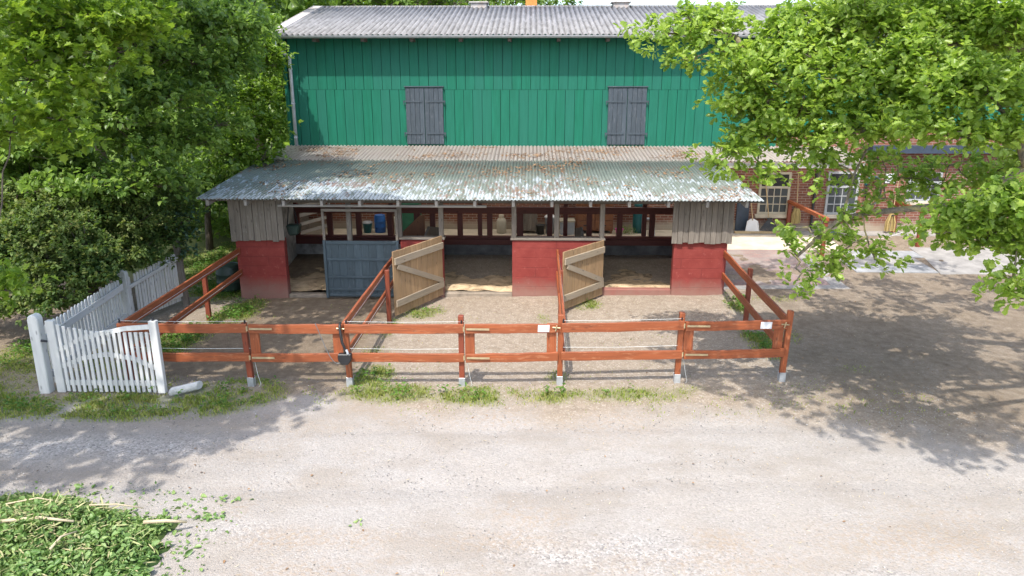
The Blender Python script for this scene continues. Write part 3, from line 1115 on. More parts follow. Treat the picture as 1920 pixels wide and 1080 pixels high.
# ================================================================== BARN
def corrugated(x0, x1, y0, z0, y1, z1, pitch, amp, rows=1, lap=0.0, per=8, thick=0.012, jitter=0.0):
    """a sheet whose waves run up the slope; rows of sheets step up by lap"""
    nx = int(round((x1 - x0) / pitch)) * per + 1
    x = np.linspace(x0, x1, nx)
    wv = amp * np.cos(2 * np.pi * (x - x0) / pitch)
    V, F = [], []
    for r in range(rows):
        ta, tb = r / rows, (r + 1) / rows + (0.012 if r < rows - 1 else 0)
        jit = np.repeat(RNG.uniform(-jitter, jitter, nx // (per * 6) + 1), per * 6)[:nx] if jitter else 0
        for surf in (0, -thick):
            for tt, lift in ((ta, lap), (tb, 0)):
                yy = y0 + (y1 - y0) * tt + (jit if (jitter and tt == ta) else 0)
                zz = z0 + (z1 - z0) * tt + lift + wv + surf
                V.append(np.stack([x, np.broadcast_to(yy, x.shape), zz], -1))
    V = np.concatenate(V)
    i = np.arange(nx - 1)
    for r in range(rows):
        b0 = r * 4 * nx
        a, b_, c, d = b0, b0 + nx, b0 + 2 * nx, b0 + 3 * nx
        F.append(np.stack([a + i, a + i + 1, b_ + i + 1, b_ + i], -1))
        F.append(np.stack([c + i, d + i, d + i + 1, c + i + 1], -1))
        F.append(np.stack([a + i, c + i, c + i + 1, a + i + 1], -1))
        F.append(np.stack([b_ + i, b_ + i + 1, d + i + 1, d + i], -1))
        F.append(np.array([[a, b_, d, c], [a + nx - 1, c + nx - 1, d + nx - 1, b_ + nx - 1]]))
    return V, np.concatenate(F)


def np_quads(name, V, F, m, parent):
    n = len(F)
    o = np_mesh(name, V, F.ravel(), np.arange(n) * 4, np.full(n, 4), m, parent)
    return o


WY = 22.36
BX0, BX1 = -7.3, 24.0
barn = empty('barn', (0, WY, 0), 'long barn with green board upper wall, brick below and grey corrugated roof', 'barn')
# green boards: two tiers of upright boards, each a board of its own thickness
b = MB()
b.box(BX0, BX1, WY + 0.03, WY + 0.25, 3.0, 6.35)
b.build('wall_backing', 'seam', barn)
b = MB()
bw = 0.278
x = BX0
k = 0
while x < BX1:
    zb = 3.06 if x < 7.3 else 3.5
    for tier, (za, zc) in enumerate(((zb, 4.722), (4.730, 6.33))):
        xo = x + (0.07 if tier else 0)
        e = random.uniform(-0.005, 0.005)
        p = random.uniform(0, 0.006)
        b.box(xo + 0.006 + e * 0.5, xo + bw - 0.006 + e * 0.5, WY - 0.012 - p, WY + 0.028, za, zc)
    x += bw
    k += 1
b.box(BX0 - 0.02, 7.3, WY - 0.05, WY + 0.02, 3.02, 3.058)
b.box(BX0 - 0.04, BX0, WY - 0.03, WY + 0.25, 3.0, 6.33)
b.build('upper_wall', 'greenwall', barn)
# gable end of green boards on the left
b = MB()
b.prism([(BX0 - 0.02, WY + 0.26, 0.2), (BX0 - 0.02, WY + 0.26, 6.33), (BX0 - 0.02, 27.2, 7.33), (BX0 - 0.02, 33, 5.98), (BX0 - 0.02, 33, 0.2)], (-0.18, 0, 0))
b.build('gable_wall', 'greenwall', barn)
b = MB()
b.box(BX0, 7.3, WY, WY + 0.3, 0.2, 2.999)
b.box(7.3, BX1, WY - 0.002, WY + 0.3, 0.2, 3.49)
brick = b.build('brick_wall', 'brick', barn)
b = MB()
b.box(10.2, 15.5, WY - 0.35, WY - 0.03, 2.9, 3.12)
b.build('sheet_skirt', 'skirt', barn)
# roof
V, F = corrugated(-7.56, BX1, 21.86, 6.26, 27.2, 7.50, 0.166, 0.028, rows=1, per=8)
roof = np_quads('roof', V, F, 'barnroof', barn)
b = MB()
b.beam((-7.58, 21.84, 6.28), (-7.58, 27.2, 7.53), 0.32, 0.022)
b.beam((-7.73, 21.84, 6.22), (-7.73, 27.2, 7.47), 0.025, 0.16)
b.build('verge_trim', 'strip', roof)
b = MB()
b.prism([(-7.6, 27.25, 7.48), (-7.6, 33, 6.1), (-7.6, 33, 6.05), (-7.6, 27.25, 7.42)], (BX1 + 7.6, 0, 0))
b.build('rear_slope', 'barnroof', roof)
b = MB()
x = -7.55
while x < BX1:
    b.tube([(x, 27.22, 7.48), (x + 1.12, 27.22, 7.48)], 0.06, 8)
    x += 1.1
b.build('ridge_cap', 'barnroof', roof)
V_ = []
b = MB()
for x in np.arange(-6.35, 20, 1.42):
    b = MB()
    b.box(x, x + 0.1, 21.9, WY - 0.03, 6.08, 6.2)
    b.build('rafter_tail', 'grey_wood_dark', roof)
# ridge vents and a clay chimney
for x in (-1.85, 3.15):
    b = MB()
    b.box(x - 0.28, x + 0.28, 27.0, 27.5, 7.40, 7.60)
    b.box(x - 0.34, x + 0.34, 26.95, 27.55, 7.603, 7.65)
    b.build('roof_vent', 'strip', roof, 0.01)
b = MB()
b.box(-0.2, 0.2, 27.5, 27.9, 7.3, 8.05)
b.box(-0.25, 0.25, 27.45, 27.95, 8.053, 8.12)
b.build('chimney', 'orange', roof, 0.01)
# gutter: a half round trough
b = MB()
pr = []
for a in range(0, 181, 20):
    pr.append((math.cos(R(180 + a)) * 0.075, math.sin(R(180 + a)) * 0.075))
inner = [(u * 0.86, v * 0.86) for u, v in reversed(pr)]
b.prism([(-7.62, 21.80 + u, 6.235 + v) for u, v in pr + inner], (BX1 + 7.6, 0, 0))
gut = b.build('gutter', 'zinc', barn)
b = MB()
b.tube([(-7.42, 21.80, 6.18), (-7.42, 21.84, 5.98), (-7.24, 22.2, 5.72), (-7.17, 22.27, 5.6), (-7.17, 22.27, 3.0)], 0.05, 10)
for z in (5.3, 4.3, 3.3):
    b.tube([(-7.17, 22.27, z), (-7.17, 22.27, z + 0.04)], 0.06, 10)
b.build('downpipe', 'pipe', barn, smooth=True)


def shutter(x0, x1):
    z0, z1 = 3.12, 4.78
    f = MB()
    f.box(x0 - 0.03, x1 + 0.03, WY - 0.10, WY - 0.03, z1 + 0.02, z1 + 0.05)
    s = f.build('shutter', 'shutter', barn)
    mid = (x0 + x1) / 2
    for a, c in ((x0, mid - 0.006), (mid + 0.006, x1)):
        p = MB()
        n = 4
        wdt = (c - a) / n
        for i in range(n):
            p.box(a + i * wdt + 0.003, a + (i + 1) * wdt - 0.003, WY - 0.075 - random.uniform(0, .003), WY - 0.03, z0, z1)
        p.build('shutter_leaf', 'shutter', s, 0.003)
    for z in (3.42, 4.36):
        for sg, a, c in ((0, x0 - 0.07, mid - 0.06), (1, mid + 0.06, x1 + 0.07)):
            p = MB()
            p.box(a, c, WY - 0.094, WY - 0.08, z, z + 0.05)
            xx = x0 - 0.05 if sg == 0 else x1 + 0.05
            p.tube([(xx, WY - 0.10, z - 0.07), (xx, WY - 0.10, z + 0.06)], 0.013, 6)
            p.build('hinge', 'shutter', s)


shutter(-3.76, -2.63)
shutter(2.32, 3.46)
# lean-to roof along the brick wall
V, F = corrugated(-7.45, 9.3, 20.2, 2.85, 22.31, 3.075, 0.11, 0.016, rows=1, per=6)
nx_ = len(V) // 4
F = np.array([(k, k + 1, nx_ + k + 1, nx_ + k) for k in range(nx_ - 1)])   # thin clear sheets: one skin
lean = np_quads('lean_to_roof', V[:2 * nx_], F, 'strip_clear', barn)
b = MB()
b.box(5.2, 9.25, 20.28, 20.36, 2.66, 2.80)
b.box(5.2, 9.25, 21.2, 21.28, 2.76, 2.89)
for x in (5.9, 7.0, 8.1, 9.15):
    b.box(x, x + 0.07, 20.25, 22.3, 2.70, 2.80)
b.build('lean_to_beam', 'rafter', lean)


def window(x0, x1, z0, z1, cols, rows, mt, vent=0.36):
    f = MB()
    y0, y1 = WY - 0.05, WY + 0.02
    fr = 0.07
    f.box(x0, x0 + fr, y0, y1, z0, z1)
    f.box(x1 - fr, x1, y0, y1, z0, z1)
    f.box(x0 + fr, x1 - fr, y0, y1, z1 - fr, z1)
    f.box(x0 + fr, x1 - fr, y0, y1, z0, z0 + fr)
    zt = z1 - fr - vent
    f.box(x0 + fr, x1 - fr, y0 - 0.01, y1, zt - fr, zt)
    for i in range(1, cols):
        x = x0 + fr + (x1 - x0 - 2 * fr) * i / cols
        f.box(x - 0.014, x + 0.014, y0 + 0.01, y1, z0 + fr, zt - fr)
    for i in range(1, rows):
        z = z0 + fr + (zt - fr - z0 - fr) * i / rows
        f.box(x0 + fr, x1 - fr, y0 + 0.013, y1 - 0.003, z - 0.014, z + 0.014)
    w_ = f.build('window', mt, barn, 0.004)
    p = MB()
    p.box(x0 + fr, x1 - fr, WY - 0.028, WY - 0.006, z0 + fr, zt - fr)
    p.build('pane', 'glass', w_)
    p = MB()
    p.box(x0 + fr, x1 - fr, WY - 0.028, WY - 0.006, zt, z1 - fr)
    p.build('vent_opening', 'void', w_)
    p = MB()
    p.box(x0 - 0.06, x1 + 0.06, WY - 0.12, WY - 0.005, z0 - 0.11, z0 - 0.002)
    p.build('sill', 'floor_conc', w_, 0.01)


window(7.05, 8.0, 1.0, 2.30, 4, 3, 'cream')
window(9.12, 10.08, 1.0, 2.32, 4, 3, 'window_paint')
window(11.55, 12.55, 1.42, 2.30, 4, 2, 'window_paint', 0.2)
b = MB()
b.box(6.42, 6.80, WY - 0.06, WY - 0.004, 0.48, 1.62)
b.build('door', 'skirt', barn, 0.005)
b = MB()
b.tube([(8.75, WY - 0.06, 0.5), (8.75, WY - 0.06, 2.8)], 0.04, 8)
b.build('drainpipe', 'iron', barn)
b = MB()
b.box(-7.12, -6.98, 20.1, 22.3, 0.45, 2.6)
b.build('passage_end_wall', 'grey_wood', barn)

# ================================================================== HORSE SHELTER
SX0, SX1, SY = -6.98, 4.62, 16.55
sh = empty('horse_shelter', (-1.2, 18.2, 0), 'open fronted stable shelter with red block walls and flaking green corrugated roof', 'stable')
b = MB()
for x0, x1 in ((SX0, -5.82), (-3.05, -2.04), (-0.41, 1.73), (3.38, SX1)):
    b = MB()
    b.box(x0, x1, SY, SY + 0.2, -0.25, 1.39)
    b.build('block_wall', 'redwall', sh, 0.012)
for x0 in (SX0, SX1 - 0.2):
    b = MB()
    b.box(x0, x0 + 0.2, SY + 0.202, 19.8, -0.25, 1.38)
    b.build('block_wall', 'redwall', sh, 0.012)
# raised sills of the doorways
for x0, x1, m_, z in ((-5.82, -3.05, 'soil_sill', 0.02), (-2.04, -0.41, 'soil_sill', 0.08), (1.73, 3.38, 'redwall', 0.2)):
    b = MB()
    b.box(x0 + 0.002, x1 - 0.002, SY + 0.02, SY + 0.22, -0.25, z)
    b.build('door_sill', m_, sh, 0.015)
# board cladding over the corner blocks
for x0, x1, ya in ((-7.05, -5.77, SY - 0.06), (3.30, 4.70, SY - 0.06)):
    b = MB()
    n = 9 if x0 < 0 else 11
    wdt = (x1 - x0) / n
    for i in range(n):
        e = random.uniform(0, 0.014)
        b.box(x0 + i * wdt + 0.004, x0 + (i + 1) * wdt - 0.004, ya - e - (0.016 if i % 2 else 0), ya + 0.03, 1.345 + random.uniform(-0.012, 0.03), 2.36)
    b.build('board_cladding', 'grey_wood', sh, 0.003)
for xs_ in (-7.06, 4.66):
    b = MB()
    for i in range(16):
        ya = SY + i * 0.205
        b.box(xs_ - random.uniform(0, .012), xs_ + 0.05, ya + 0.003, ya + 0.2, 1.35, 2.36 + 0.1 * i * 0.205)
    b.build('board_cladding', 'grey_wood', sh, 0.003)
# sills, posts and beams in weathered wood
for x0, x1 in ((-3.07, -2.0), (-0.45, 1.77)):
    b = MB()
    b.box(x0, x1, SY - 0.035, SY + 0.22, 1.395, 1.44)
    b.build('sill_board', 'grey_wood', sh, 0.005)
for x in (-3.06, -2.08, -0.37, 0.63, 1.69):
    b = MB()
    b.box(x - 0.055, x + 0.055, SY + 0.02, SY + 0.13, 1.443, 2.35)
    b.build('post', 'grey_wood', sh, 0.005)
b = MB()
b.box(-4.33, -4.22, SY + 0.1, SY + 0.2, -0.1, 2.35)
b.build('post', 'grey_wood', sh, 0.005)
b = MB()
b.box(-7.0, 4.64, SY + 0.03, SY + 0.17, 2.353, 2.43)
b.build('eave_beam', 'grey_wood_dark', sh, 0.005)
b = MB()
b.box(-5.75, 3.28, SY - 0.03, SY + 0.018, 2.26, 2.35)
b.build('header_board', 'grey_wood_dark', sh, 0.004)
b = MB()
b.tube([(-5.85, SY - 0.10, 2.2), (-1.0, SY - 0.10, 2.2)], 0.03, 8)
b.build('eave_pole', 'rafter', sh)
for i in range(15):
    x = -7.35 + 0.872 * i
    if x > 5.1:
        break
    b = MB()
    b.beam((x, 16.12, 2.315), (x, 20.15, 2.73), 0.065, 0.13)
    b.build('rafter', 'rafter', sh, 0.003)
V, F = corrugated(-7.55, 5.2, 16.03, 2.425, 20.35, 2.85, 0.084, 0.0145, rows=1, per=8)
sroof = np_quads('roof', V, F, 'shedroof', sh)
b = MB()
b.box(-7.5, 5.15, 16.16, 16.2, 2.355, 2.395)
for y in (17.3, 18.4, 19.5):
    z = 2.425 + (y - 16.03) * 0.0984
    b.box(-7.5, 5.15, y, y + 0.06, z - 0.068, z - 0.02)
b.build('roof_batten', 'grey_wood_dark', sh)
# back wall of the stalls
b = MB()
b.box(-2.55, SX1 - 0.2, 19.8, 19.98, -0.1, 0.72)
b.build('back_wall', 'stall_dark', sh, 0.01)
b = MB()
b.box(SX0 + 0.2, -2.551, 19.8, 19.98, -0.1, 0.72)
b.build('back_wall', 'stall_pale', sh, 0.01)
b = MB()
b.box(SX0 + 0.202, SX0 + 0.40, SY + 0.25, 19.71, -0.1, 2.3)
b.build('side_lining', 'stall_pale', sh)
b = MB()
b.box(SX0 + 0.2, SX1 - 0.2, 19.75, 19.9, 0.725, 0.80)
b.box(SX0 + 0.2, SX1 - 0.2, 19.72, 19.80, 0.56, 0.722)
b.build('back_rail', 'maroon', sh, 0.005)
b = MB()
b.box(SX0 + 0.2, SX1 - 0.2, 19.76, 19.9, 1.44, 1.62)
b.build('back_rail', 'maroon', sh, 0.005)
for i, x in enumerate((-6.55, -5.62, -4.80, -3.92, -3.15, -2.72, -1.95, -1.12, -0.27, 0.56, 1.66, 2.5, 3.4, 4.3)):
    b = MB()
    wd = 0.075 if i not in (4, 8) else 0.09
    b.box(x - wd, x + wd, 19.78, 19.88, 0.803, 1.437 if i % 3 else 1.437)
    b.build('back_post', 'maroon', sh, 0.004)
for x in (-6.6, -3.9, -1.4, 1.0, 3.2):
    b = MB()
    b.box(x - 0.06, x + 0.06, 19.9, 20.0, 0.3, 2.62)
    b.build('back_post', 'maroon', sh, 0.004)
b = MB()
b.box(-7.0, 4.64, 19.88, 19.99, 2.63, 2.72)
b.build('back_plate', 'grey_wood_dark', sh)
# partitions between the stalls
for x in (-2.55, 1.25):
    b = MB()
    b.prism([(x, SY + 0.22, 0), (x, SY + 0.22, 1.35), (x, 17.6, 1.5), (x, 19.7, 1.05), (x, 19.7, 0)], (0.06, 0, 0))
    b.build('partition', 'grey_wood_dark', sh)
b = MB()
b.hexa([(-3.75, 19.55, 0.75), (-2.9, 19.55, 0.75), (-2.9, 19.6, 0.75), (-3.75, 19.6, 0.75), (-3.05, 19.55, 1.40), (-2.9, 19.55, 1.44), (-2.9, 19.6, 1.44), (-3.05, 19.6, 1.40)])
b.build('corner_board', 'brown_wood', sh)

# blue sliding door on its track
sd_ = MB()
x0, x1, yd = -4.86, -3.08, SY - 0.085
n = 10
for i in range(n):
    wdt = (x1 - x0) / n
    sd_.box(x0 + i * wdt + 0.0015, x0 + (i + 1) * wdt - 0.0015, yd, yd + 0.035, 0.0, 1.37)
door = sd_.build('sliding_door', 'blue_door', sh, 0.002)
b = MB()
for z in (0.02, 0.16, 0.47, 0.90, 1.30):
    b.box(x0 + 0.07, x1 - 0.07, yd - 0.03, yd - 0.004, z, z + (0.05 if z < 1.2 else 0.07))
b.box(x0 - 0.005, x0 + 0.06, yd - 0.034, yd + 0.04, -0.02, 1.383)
b.box(x1 - 0.06, x1 + 0.005, yd - 0.034, yd + 0.04, -0.02, 1.383)
b.build('door_frame', 'blue_door', door, 0.004)
b = MB()
b.box(x0, x0 + 0.06, yd, yd + 0.03, 1.386, 2.06)
b.box(x1 - 0.06, x1, yd, yd + 0.03, 1.386, 2.06)
b.box(x0, x1, yd - 0.003, yd + 0.033, 2.063, 2.13)
b.build('hanger_frame', 'grey_wood', door, 0.004)


def stable_door(hx, hy, ex, ey, z0, z1):
    """a ledged and braced door standing open; hinge at h, free edge at e; its back with the ledges faces the yard"""
    h = Vector((hx, hy, 0))
    e = Vector((ex, ey, 0))
    d = (h - e)
    L = d.length
    d.normalize()
    nr = Vector((d.y, -d.x, 0))                 # towards the yard and camera side
    if nr.y > 0:
        nr = -nr
    b = MB()
    n = 9
    for i in range(n):
        a, c = L * i / n + 0.003, L * (i + 1) / n - 0.003
        p = e + d * a
        q = e + d * c
        o = -nr * 0.03
        zz = random.uniform(-0.004, 0.004)
        b.hexa([(p + Vector((0, 0, z0))), (q + Vector((0, 0, z0))), (q + o + Vector((0, 0, z0))), (p + o + Vector((0, 0, z0))),
                (p + Vector((0, 0, z1 + zz))), (q + Vector((0, 0, z1 + zz))), (q + o + Vector((0, 0, z1 + zz))), (p + o + Vector((0, 0, z1 + zz)))])
    dr = b.build('stable_door', 'door_wood', sh, 0.003)
    off = nr * 0.022
    for z in (z0 + 0.27, z1 - 0.22):
        b = MB()
        b.beam(e + d * 0.03 + off + Vector((0, 0, z)), h - d * 0.01 + off + Vector((0, 0, z)), 0.036, 0.15)
        b.build('ledge', 'door_batten', dr, 0.004)
    b = MB()
    b.beam(e + d * 0.12 + off + Vector((0, 0, z1 - 0.34)), h - d * 0.04 + off + Vector((0, 0, z0 + 0.36)), 0.034, 0.12, up=(0, 0, 1))
    b.build('brace', 'door_batten', dr, 0.004)
    for z in (z0 + 0.27, z1 - 0.22):
        b = MB()
        b.tube([h + Vector((0, 0, z - 0.06)), h + Vector((0, 0, z + 0.06))], 0.018, 6)
        b.build('hinge', 'iron', dr)


stable_door(-2.05, 16.48, -2.9, 14.80, 0.07, 1.50)
stable_door(1.74, 16.48, 0.74, 15.22, 0.10, 1.42)

# bedding on the stall floors
xs_ = np.linspace(SX0 + 0.2, SX1 - 0.2, 150)
ys_ = np.linspace(SY + 0.16, 19.85, 50)
X, Y = np.meshgrid(xs_, ys_)
Z = 0.07 + (fbm(X * 1.6, Y * 1.6) - 0.47) * 0.2 + 0.07 * np.exp(-((Y - SY - 0.45) / 0.25) ** 2) * (X > -2.2) + 0.05 * (X > 1.5)
tag(grid_mesh('bedding', X, Y, Z, 'bedding'), 'brown sand and shavings spread over the stall floors', kind='stuff')
# old leaves lying on the shelter roof
nn = 17000
x = RNG.uniform(-7.3, 5.0, nn)
y = RNG.uniform(16.1, 22.2, nn)
k = np.clip((fbm(x * 0.9 + 11, y * 1.3 + 4) - 0.45) * 5, 0, 1) * (0.35 + 0.65 * ss(18, 20, y))
kk = RNG.random(nn) < k
x, y = x[kk], y[kk]
z = 2.425 + (y - 16.03) * 0.0984 + 0.020 + np.where(y > 20.25, 0.02, 0)
p = np.stack([x, y, z], -1)
a = rand_dir(len(p))
a[:, 2] *= 0.1
tag(leaf_mesh('dead_leaves', p, a, nrm(np.array([0, -.1, 1.]) + rand_dir(len(p)) * 0.3), RNG.uniform(0.04, 0.09, len(p)), 'ovate', 'dead_leaf', None, 0.1, 0.2), 'dry brown leaves lying in the furrows of the shelter roof', kind='stuff')

# PART3
# ================================================================== PADDOCK FENCES
POSTS = [(-4.72, 11.23), (-3.04, 11.27), (-1.13, 11.30), (0.53, 11.41), (2.55, 11.55), (4.38, 11.67)]
CORNER = (-6.78, 11.22)


def fence_post(parent, x, y, top, base=0.13, m='fence_red', shoe=True, wd=0.09, lean=0.0):
    b = MB()
    z0 = gh(x, y)
    b.beam((x, y, z0 + (base if shoe else -0.1)), (x + lean, y, top), wd, wd, up=(0, 1, 0))
    p = b.build('post', m, parent, 0.006)
    if shoe:
        b = MB()
        b.box(x - wd / 2 - 0.008, x + wd / 2 + 0.008, y - wd / 2 - 0.008, y - wd / 2 - 0.001, z0 - 0.02, z0 + base + 0.03)
        b.box(x - wd / 2 - 0.008, x + wd / 2 + 0.008, y + wd / 2 + 0.001, y + wd / 2 + 0.008, z0 - 0.02, z0 + base + 0.03)
        b.box(x - wd / 2 - 0.007, x + wd / 2 + 0.007, y - wd / 2 - 0.0005, y + wd / 2 + 0.0005, z0 - 0.02, z0 + base - 0.002)
        b.build('post_shoe', 'zinc', p, 0.003)
    return p


def rails(parent, p0, p1, zs=((1.05, 0.155), (0.54, 0.15)), th=0.045, name='rail', m='fence_red', sag=0.0):
    for z, h in zs:
        b = MB()
        e = random.uniform(-0.008, 0.008)
        b.plank((p0[0], p0[1], z + e), (p1[0], p1[1], z - e + sag), th, h)
        b.build(name, m, parent, 0.005)


def wire(parent, pts, r=0.0028):
    b = MB()
    b.tube(pts, r, 5)
    return b.build('electric_wire', 'wire', parent)


def insulator(parent, x, y, z):
    b = MB()
    b.tube([(x, y, z - 0.03), (x, y, z + 0.02)], 0.018, 6)
    b.tube([(x, y, z + 0.02), (x, y, z + 0.045)], 0.011, 6)
    b.build('insulator', 'black', parent)


front = empty('paddock_fence', (-1.1, 11.4, 0), 'long red front fence of posts and rails facing the gravel yard', 'fence')
for i, (x, y) in enumerate(POSTS):
    top = (1.12, 1.15, 1.26, 1.25, 1.26, 1.27)[i]
    fence_post(front, x, y, top, m='fence_red' if i not in (0, 2) else 'fence_red_dark', lean=(-0.03, -0.02, 0.0, 0.0, 0.02, 0.03)[i])
FO = 0.072
for a, c in (((CORNER[0] - 0.06, CORNER[1] - FO), (POSTS[0][0] + 0.05, POSTS[0][1] - FO)), ((POSTS[1][0] - 0.02, POSTS[1][1] - FO), (POSTS[2][0] + 0.05, POSTS[2][1] - FO)), ((POSTS[3][0] + 0.01, POSTS[3][1] - FO), (POSTS[4][0] + 0.05, POSTS[4][1] - FO))):
    rails(front, a, c)
    wire(front, [(a[0], a[1] + 0.03, 1.16), ((a[0] + c[0]) / 2, (a[1] + c[1]) / 2 + 0.03, 1.15), (c[0], c[1] + 0.03, 1.165)])
    wire(front, [(a[0], a[1] + 0.05, 0.68), ((a[0] + c[0]) / 2, (a[1] + c[1]) / 2 + 0.05, 0.665), (c[0], c[1] + 0.05, 0.68)])
    insulator(front, a[0] + 0.03, a[1] + 0.03, 1.15)
    insulator(front, c[0] - 0.04, c[1] + 0.03, 1.15)
b = MB()
b.box(CORNER[0] - 0.045, CORNER[0] + 0.045, CORNER[1] - 0.045, CORNER[1] + 0.045, -0.05, 1.13)
b.build('post', 'fence_red_dark', front, 0.006)
for i in (0, 2, 4):
    x, y = POSTS[i]
    wire(front, [(x + 0.09, y + 0.0, 0.45), (x + 0.13, y - 0.02, 0.2), (x + 0.17, y - 0.03, 0.03), (x + 0.14, y - 0.06, 0.0)], 0.003)

GL = ['plain red paddock gate before the blue sliding door, with no sign', 'red paddock gate with a white sign, in front of the middle stall', 'red paddock gate with a white sign, at the right end of the front fence']
gates = []
for k, i in enumerate((0, 2, 4)):
    (xa, ya), (xb, yb) = POSTS[i], POSTS[i + 1]
    g_ = empty('paddock_gate', (xa, ya, 0), GL[k], 'gate', 'gates in the red front fence')
    gates.append(g_)
    sl = (yb - ya) / (xb - xa)
    xa2, xb2 = xa + 0.075, xb - 0.04
    fy = lambda x: ya + sl * (x - xa) - FO
    rails(g_, (xa2, fy(xa2)), (xb2, fy(xb2)), ((1.045, 0.155), (0.535, 0.15)), name='gate_rail', m='fence_red' if k != 2 else 'fence_red')
    for xs_ in (xa2 + 0.07, xb2 - 0.11):
        b = MB()
        b.beam((xs_, fy(xs_) + 0.045, 0.47), (xs_, fy(xs_) + 0.045, 1.11), 0.16, 0.035, up=(0, 1, 0))
        b.build('gate_board', 'fence_red', g_, 0.004)
    for z in (1.05, 0.54):
        b = MB()
        b.box(xa2 + 0.02, xa2 + 0.40, fy(xa2) - 0.036, fy(xa2) - 0.0255, z - 0.015, z + 0.017)
        b.box(xa - 0.035, xa + 0.035, fy(xa) - 0.004 + 0.018, fy(xa) + 0.027, z - 0.05, z + 0.05)
        b.tube([(xa + 0.05, fy(xa) - 0.012, z - 0.04), (xa + 0.05, fy(xa) - 0.012, z + 0.04)], 0.016, 6)
        b.build('strap_hinge', 'strap', g_)
    b = MB()
    b.tube([(xb2 - 0.10, fy(xb2) - 0.034, 1.06), (xb2 + 0.03, fy(xb2) - 0.034, 1.05)], 0.012, 6)
    b.tube([(xb2 - 0.05, fy(xb2) - 0.04, 1.0), (xb2 - 0.03, fy(xb2) - 0.05, 1.1)], 0.012, 6)
    b.build('latch', 'strap', g_)
for k, (x, lab) in enumerate(((0.24, 'blank white card sign fixed to the middle red gate'), (3.98, 'blank white card sign fixed to the right-hand red gate'))):
    i = (2, 4)[k]
    (xa, ya), (xb, yb) = POSTS[i], POSTS[i + 1]
    y = ya + (yb - ya) * (x - xa) / (xb - xa) - FO - 0.031
    b = MB()
    b.hexa([(x - 0.095, y - 0.004, 0.985), (x + 0.095, y + 0.001, 0.985), (x + 0.095, y + 0.004, 0.985), (x - 0.095, y, 0.985), (x - 0.09, y - 0.004, 1.105), (x + 0.1, y + 0.001, 1.105), (x + 0.1, y + 0.004, 1.105), (x - 0.09, y, 1.105)])
    tag(b.build('sign', 'white'), lab, 'sign', 'white signs on the gates')


def side_fence(label, x0, y0, x1, y1, posts, off=-0.07, zs=((1.05, 0.16), (0.53, 0.15)), m='fence_red', pm='fence_red_dark'):
    r = empty('paddock_fence', (x0, y0, 0), label, 'fence', 'red side fences of the paddocks')
    rails(r, (x0 + off, y0), (x1 + off, y1), [(z, h) for z, h in zs], m=m, sag=0.05)
    for px, py, top in posts:
        fence_post(r, px, py, top, m=pm, shoe=False)
    for z in (1.02, 0.52):
        wire(r, [(x0 + off + 0.035, y0 + 0.1, z), (x1 + off + 0.035, y1 - 0.1, z + 0.05)], 0.003)
    return r


side_fence('red side fence at the left, beside the white pickets and the green barrel', -6.80, 11.25, -6.90, 16.53, [(-6.98, 14.75, 1.04)], 0.0)
side_fence('red dividing fence behind the black fence charger', -3.04, 11.33, -3.04, 16.4, [(-3.0, 14.6, 1.16)], -0.06)
side_fence('red dividing fence behind the middle white sign, seen almost end on', 0.56, 11.46, 0.62, 16.53, [(0.67, 14.8, 1.12)], 0.035)
side_fence('red side fence at the right end, in the oak shade', 4.40, 11.72, 4.56, 16.53, [(4.62, 14.69, 1.22)], 0.0)

# fence charger hanging on the second post
x, y = -3.04, 11.13
ch = empty('fence_charger', (x, y, 0.45), 'black electric fence charger hung on a strap at the second post', 'fence charger')
b = MB()
b.prism([(x - 0.11, y - 0.02, 0.66), (x + 0.11, y - 0.02, 0.66), (x + 0.115, y - 0.02, 0.56), (x + 0.05, y - 0.02, 0.47), (x - 0.06, y - 0.02, 0.47), (x - 0.115, y - 0.02, 0.56)], (0, -0.10, 0))
b.build('case', 'black', ch, 0.012)
b = MB()
b.tube([(x - 0.07, y + 0.02, 1.17), (x - 0.07, y - 0.04, 1.1), (x - 0.04, y - 0.05, 0.85), (x + 0.01, y - 0.06, 0.72), (x + 0.0, y - 0.05, 0.64)], [0.018, 0.02, 0.024, 0.022, 0.018], 8)
b.build('strap', 'black', ch, smooth=True)
b = MB()
b.tube([(x + 0.03, y - 0.07, 0.72), (x + 0.05, y - 0.10, 0.70), (x + 0.06, y - 0.11, 0.66)], 0.02, 6)
b.build('clip', 'zinc', ch)
b = MB()
pts = []
for k in range(17):
    t_ = k / 16
    pts.append((-3.52 + 0.46 * t_, 11.13 - 0.02 * math.sin(math.pi * t_), 1.16 - 0.62 * t_ - 0.30 * math.sin(math.pi * t_ ** 1.2) - 0.0))
b.tube(pts, 0.007, 6)
tag(b.build('cable', 'cable'), 'thin grey cable looping down to the black fence charger', 'cable')

# ================================================================== WHITE PICKETS AND GATE
pf = empty('picket_fence', (-8.3, 12.9, 0), 'white picket fence running back along the hedge', 'fence')


def picket_outline(p, d, w_, z0, z1, roundtop=True):
    a = Vector(p) - d * w_ / 2
    c = Vector(p) + d * w_ / 2
    pts = [a + Vector((0, 0, z0)), c + Vector((0, 0, z0)), c + Vector((0, 0, z1 - w_ * 0.5))]
    if roundtop:
        for k in range(1, 5):
            an = math.pi * k / 5
            pts.append(Vector(p) + d * (math.cos(an) * w_ / 2) + Vector((0, 0, z1 - w_ * 0.5 + math.sin(an) * w_ / 2)))
    pts.append(a + Vector((0, 0, z1 - w_ * 0.5)))
    return pts


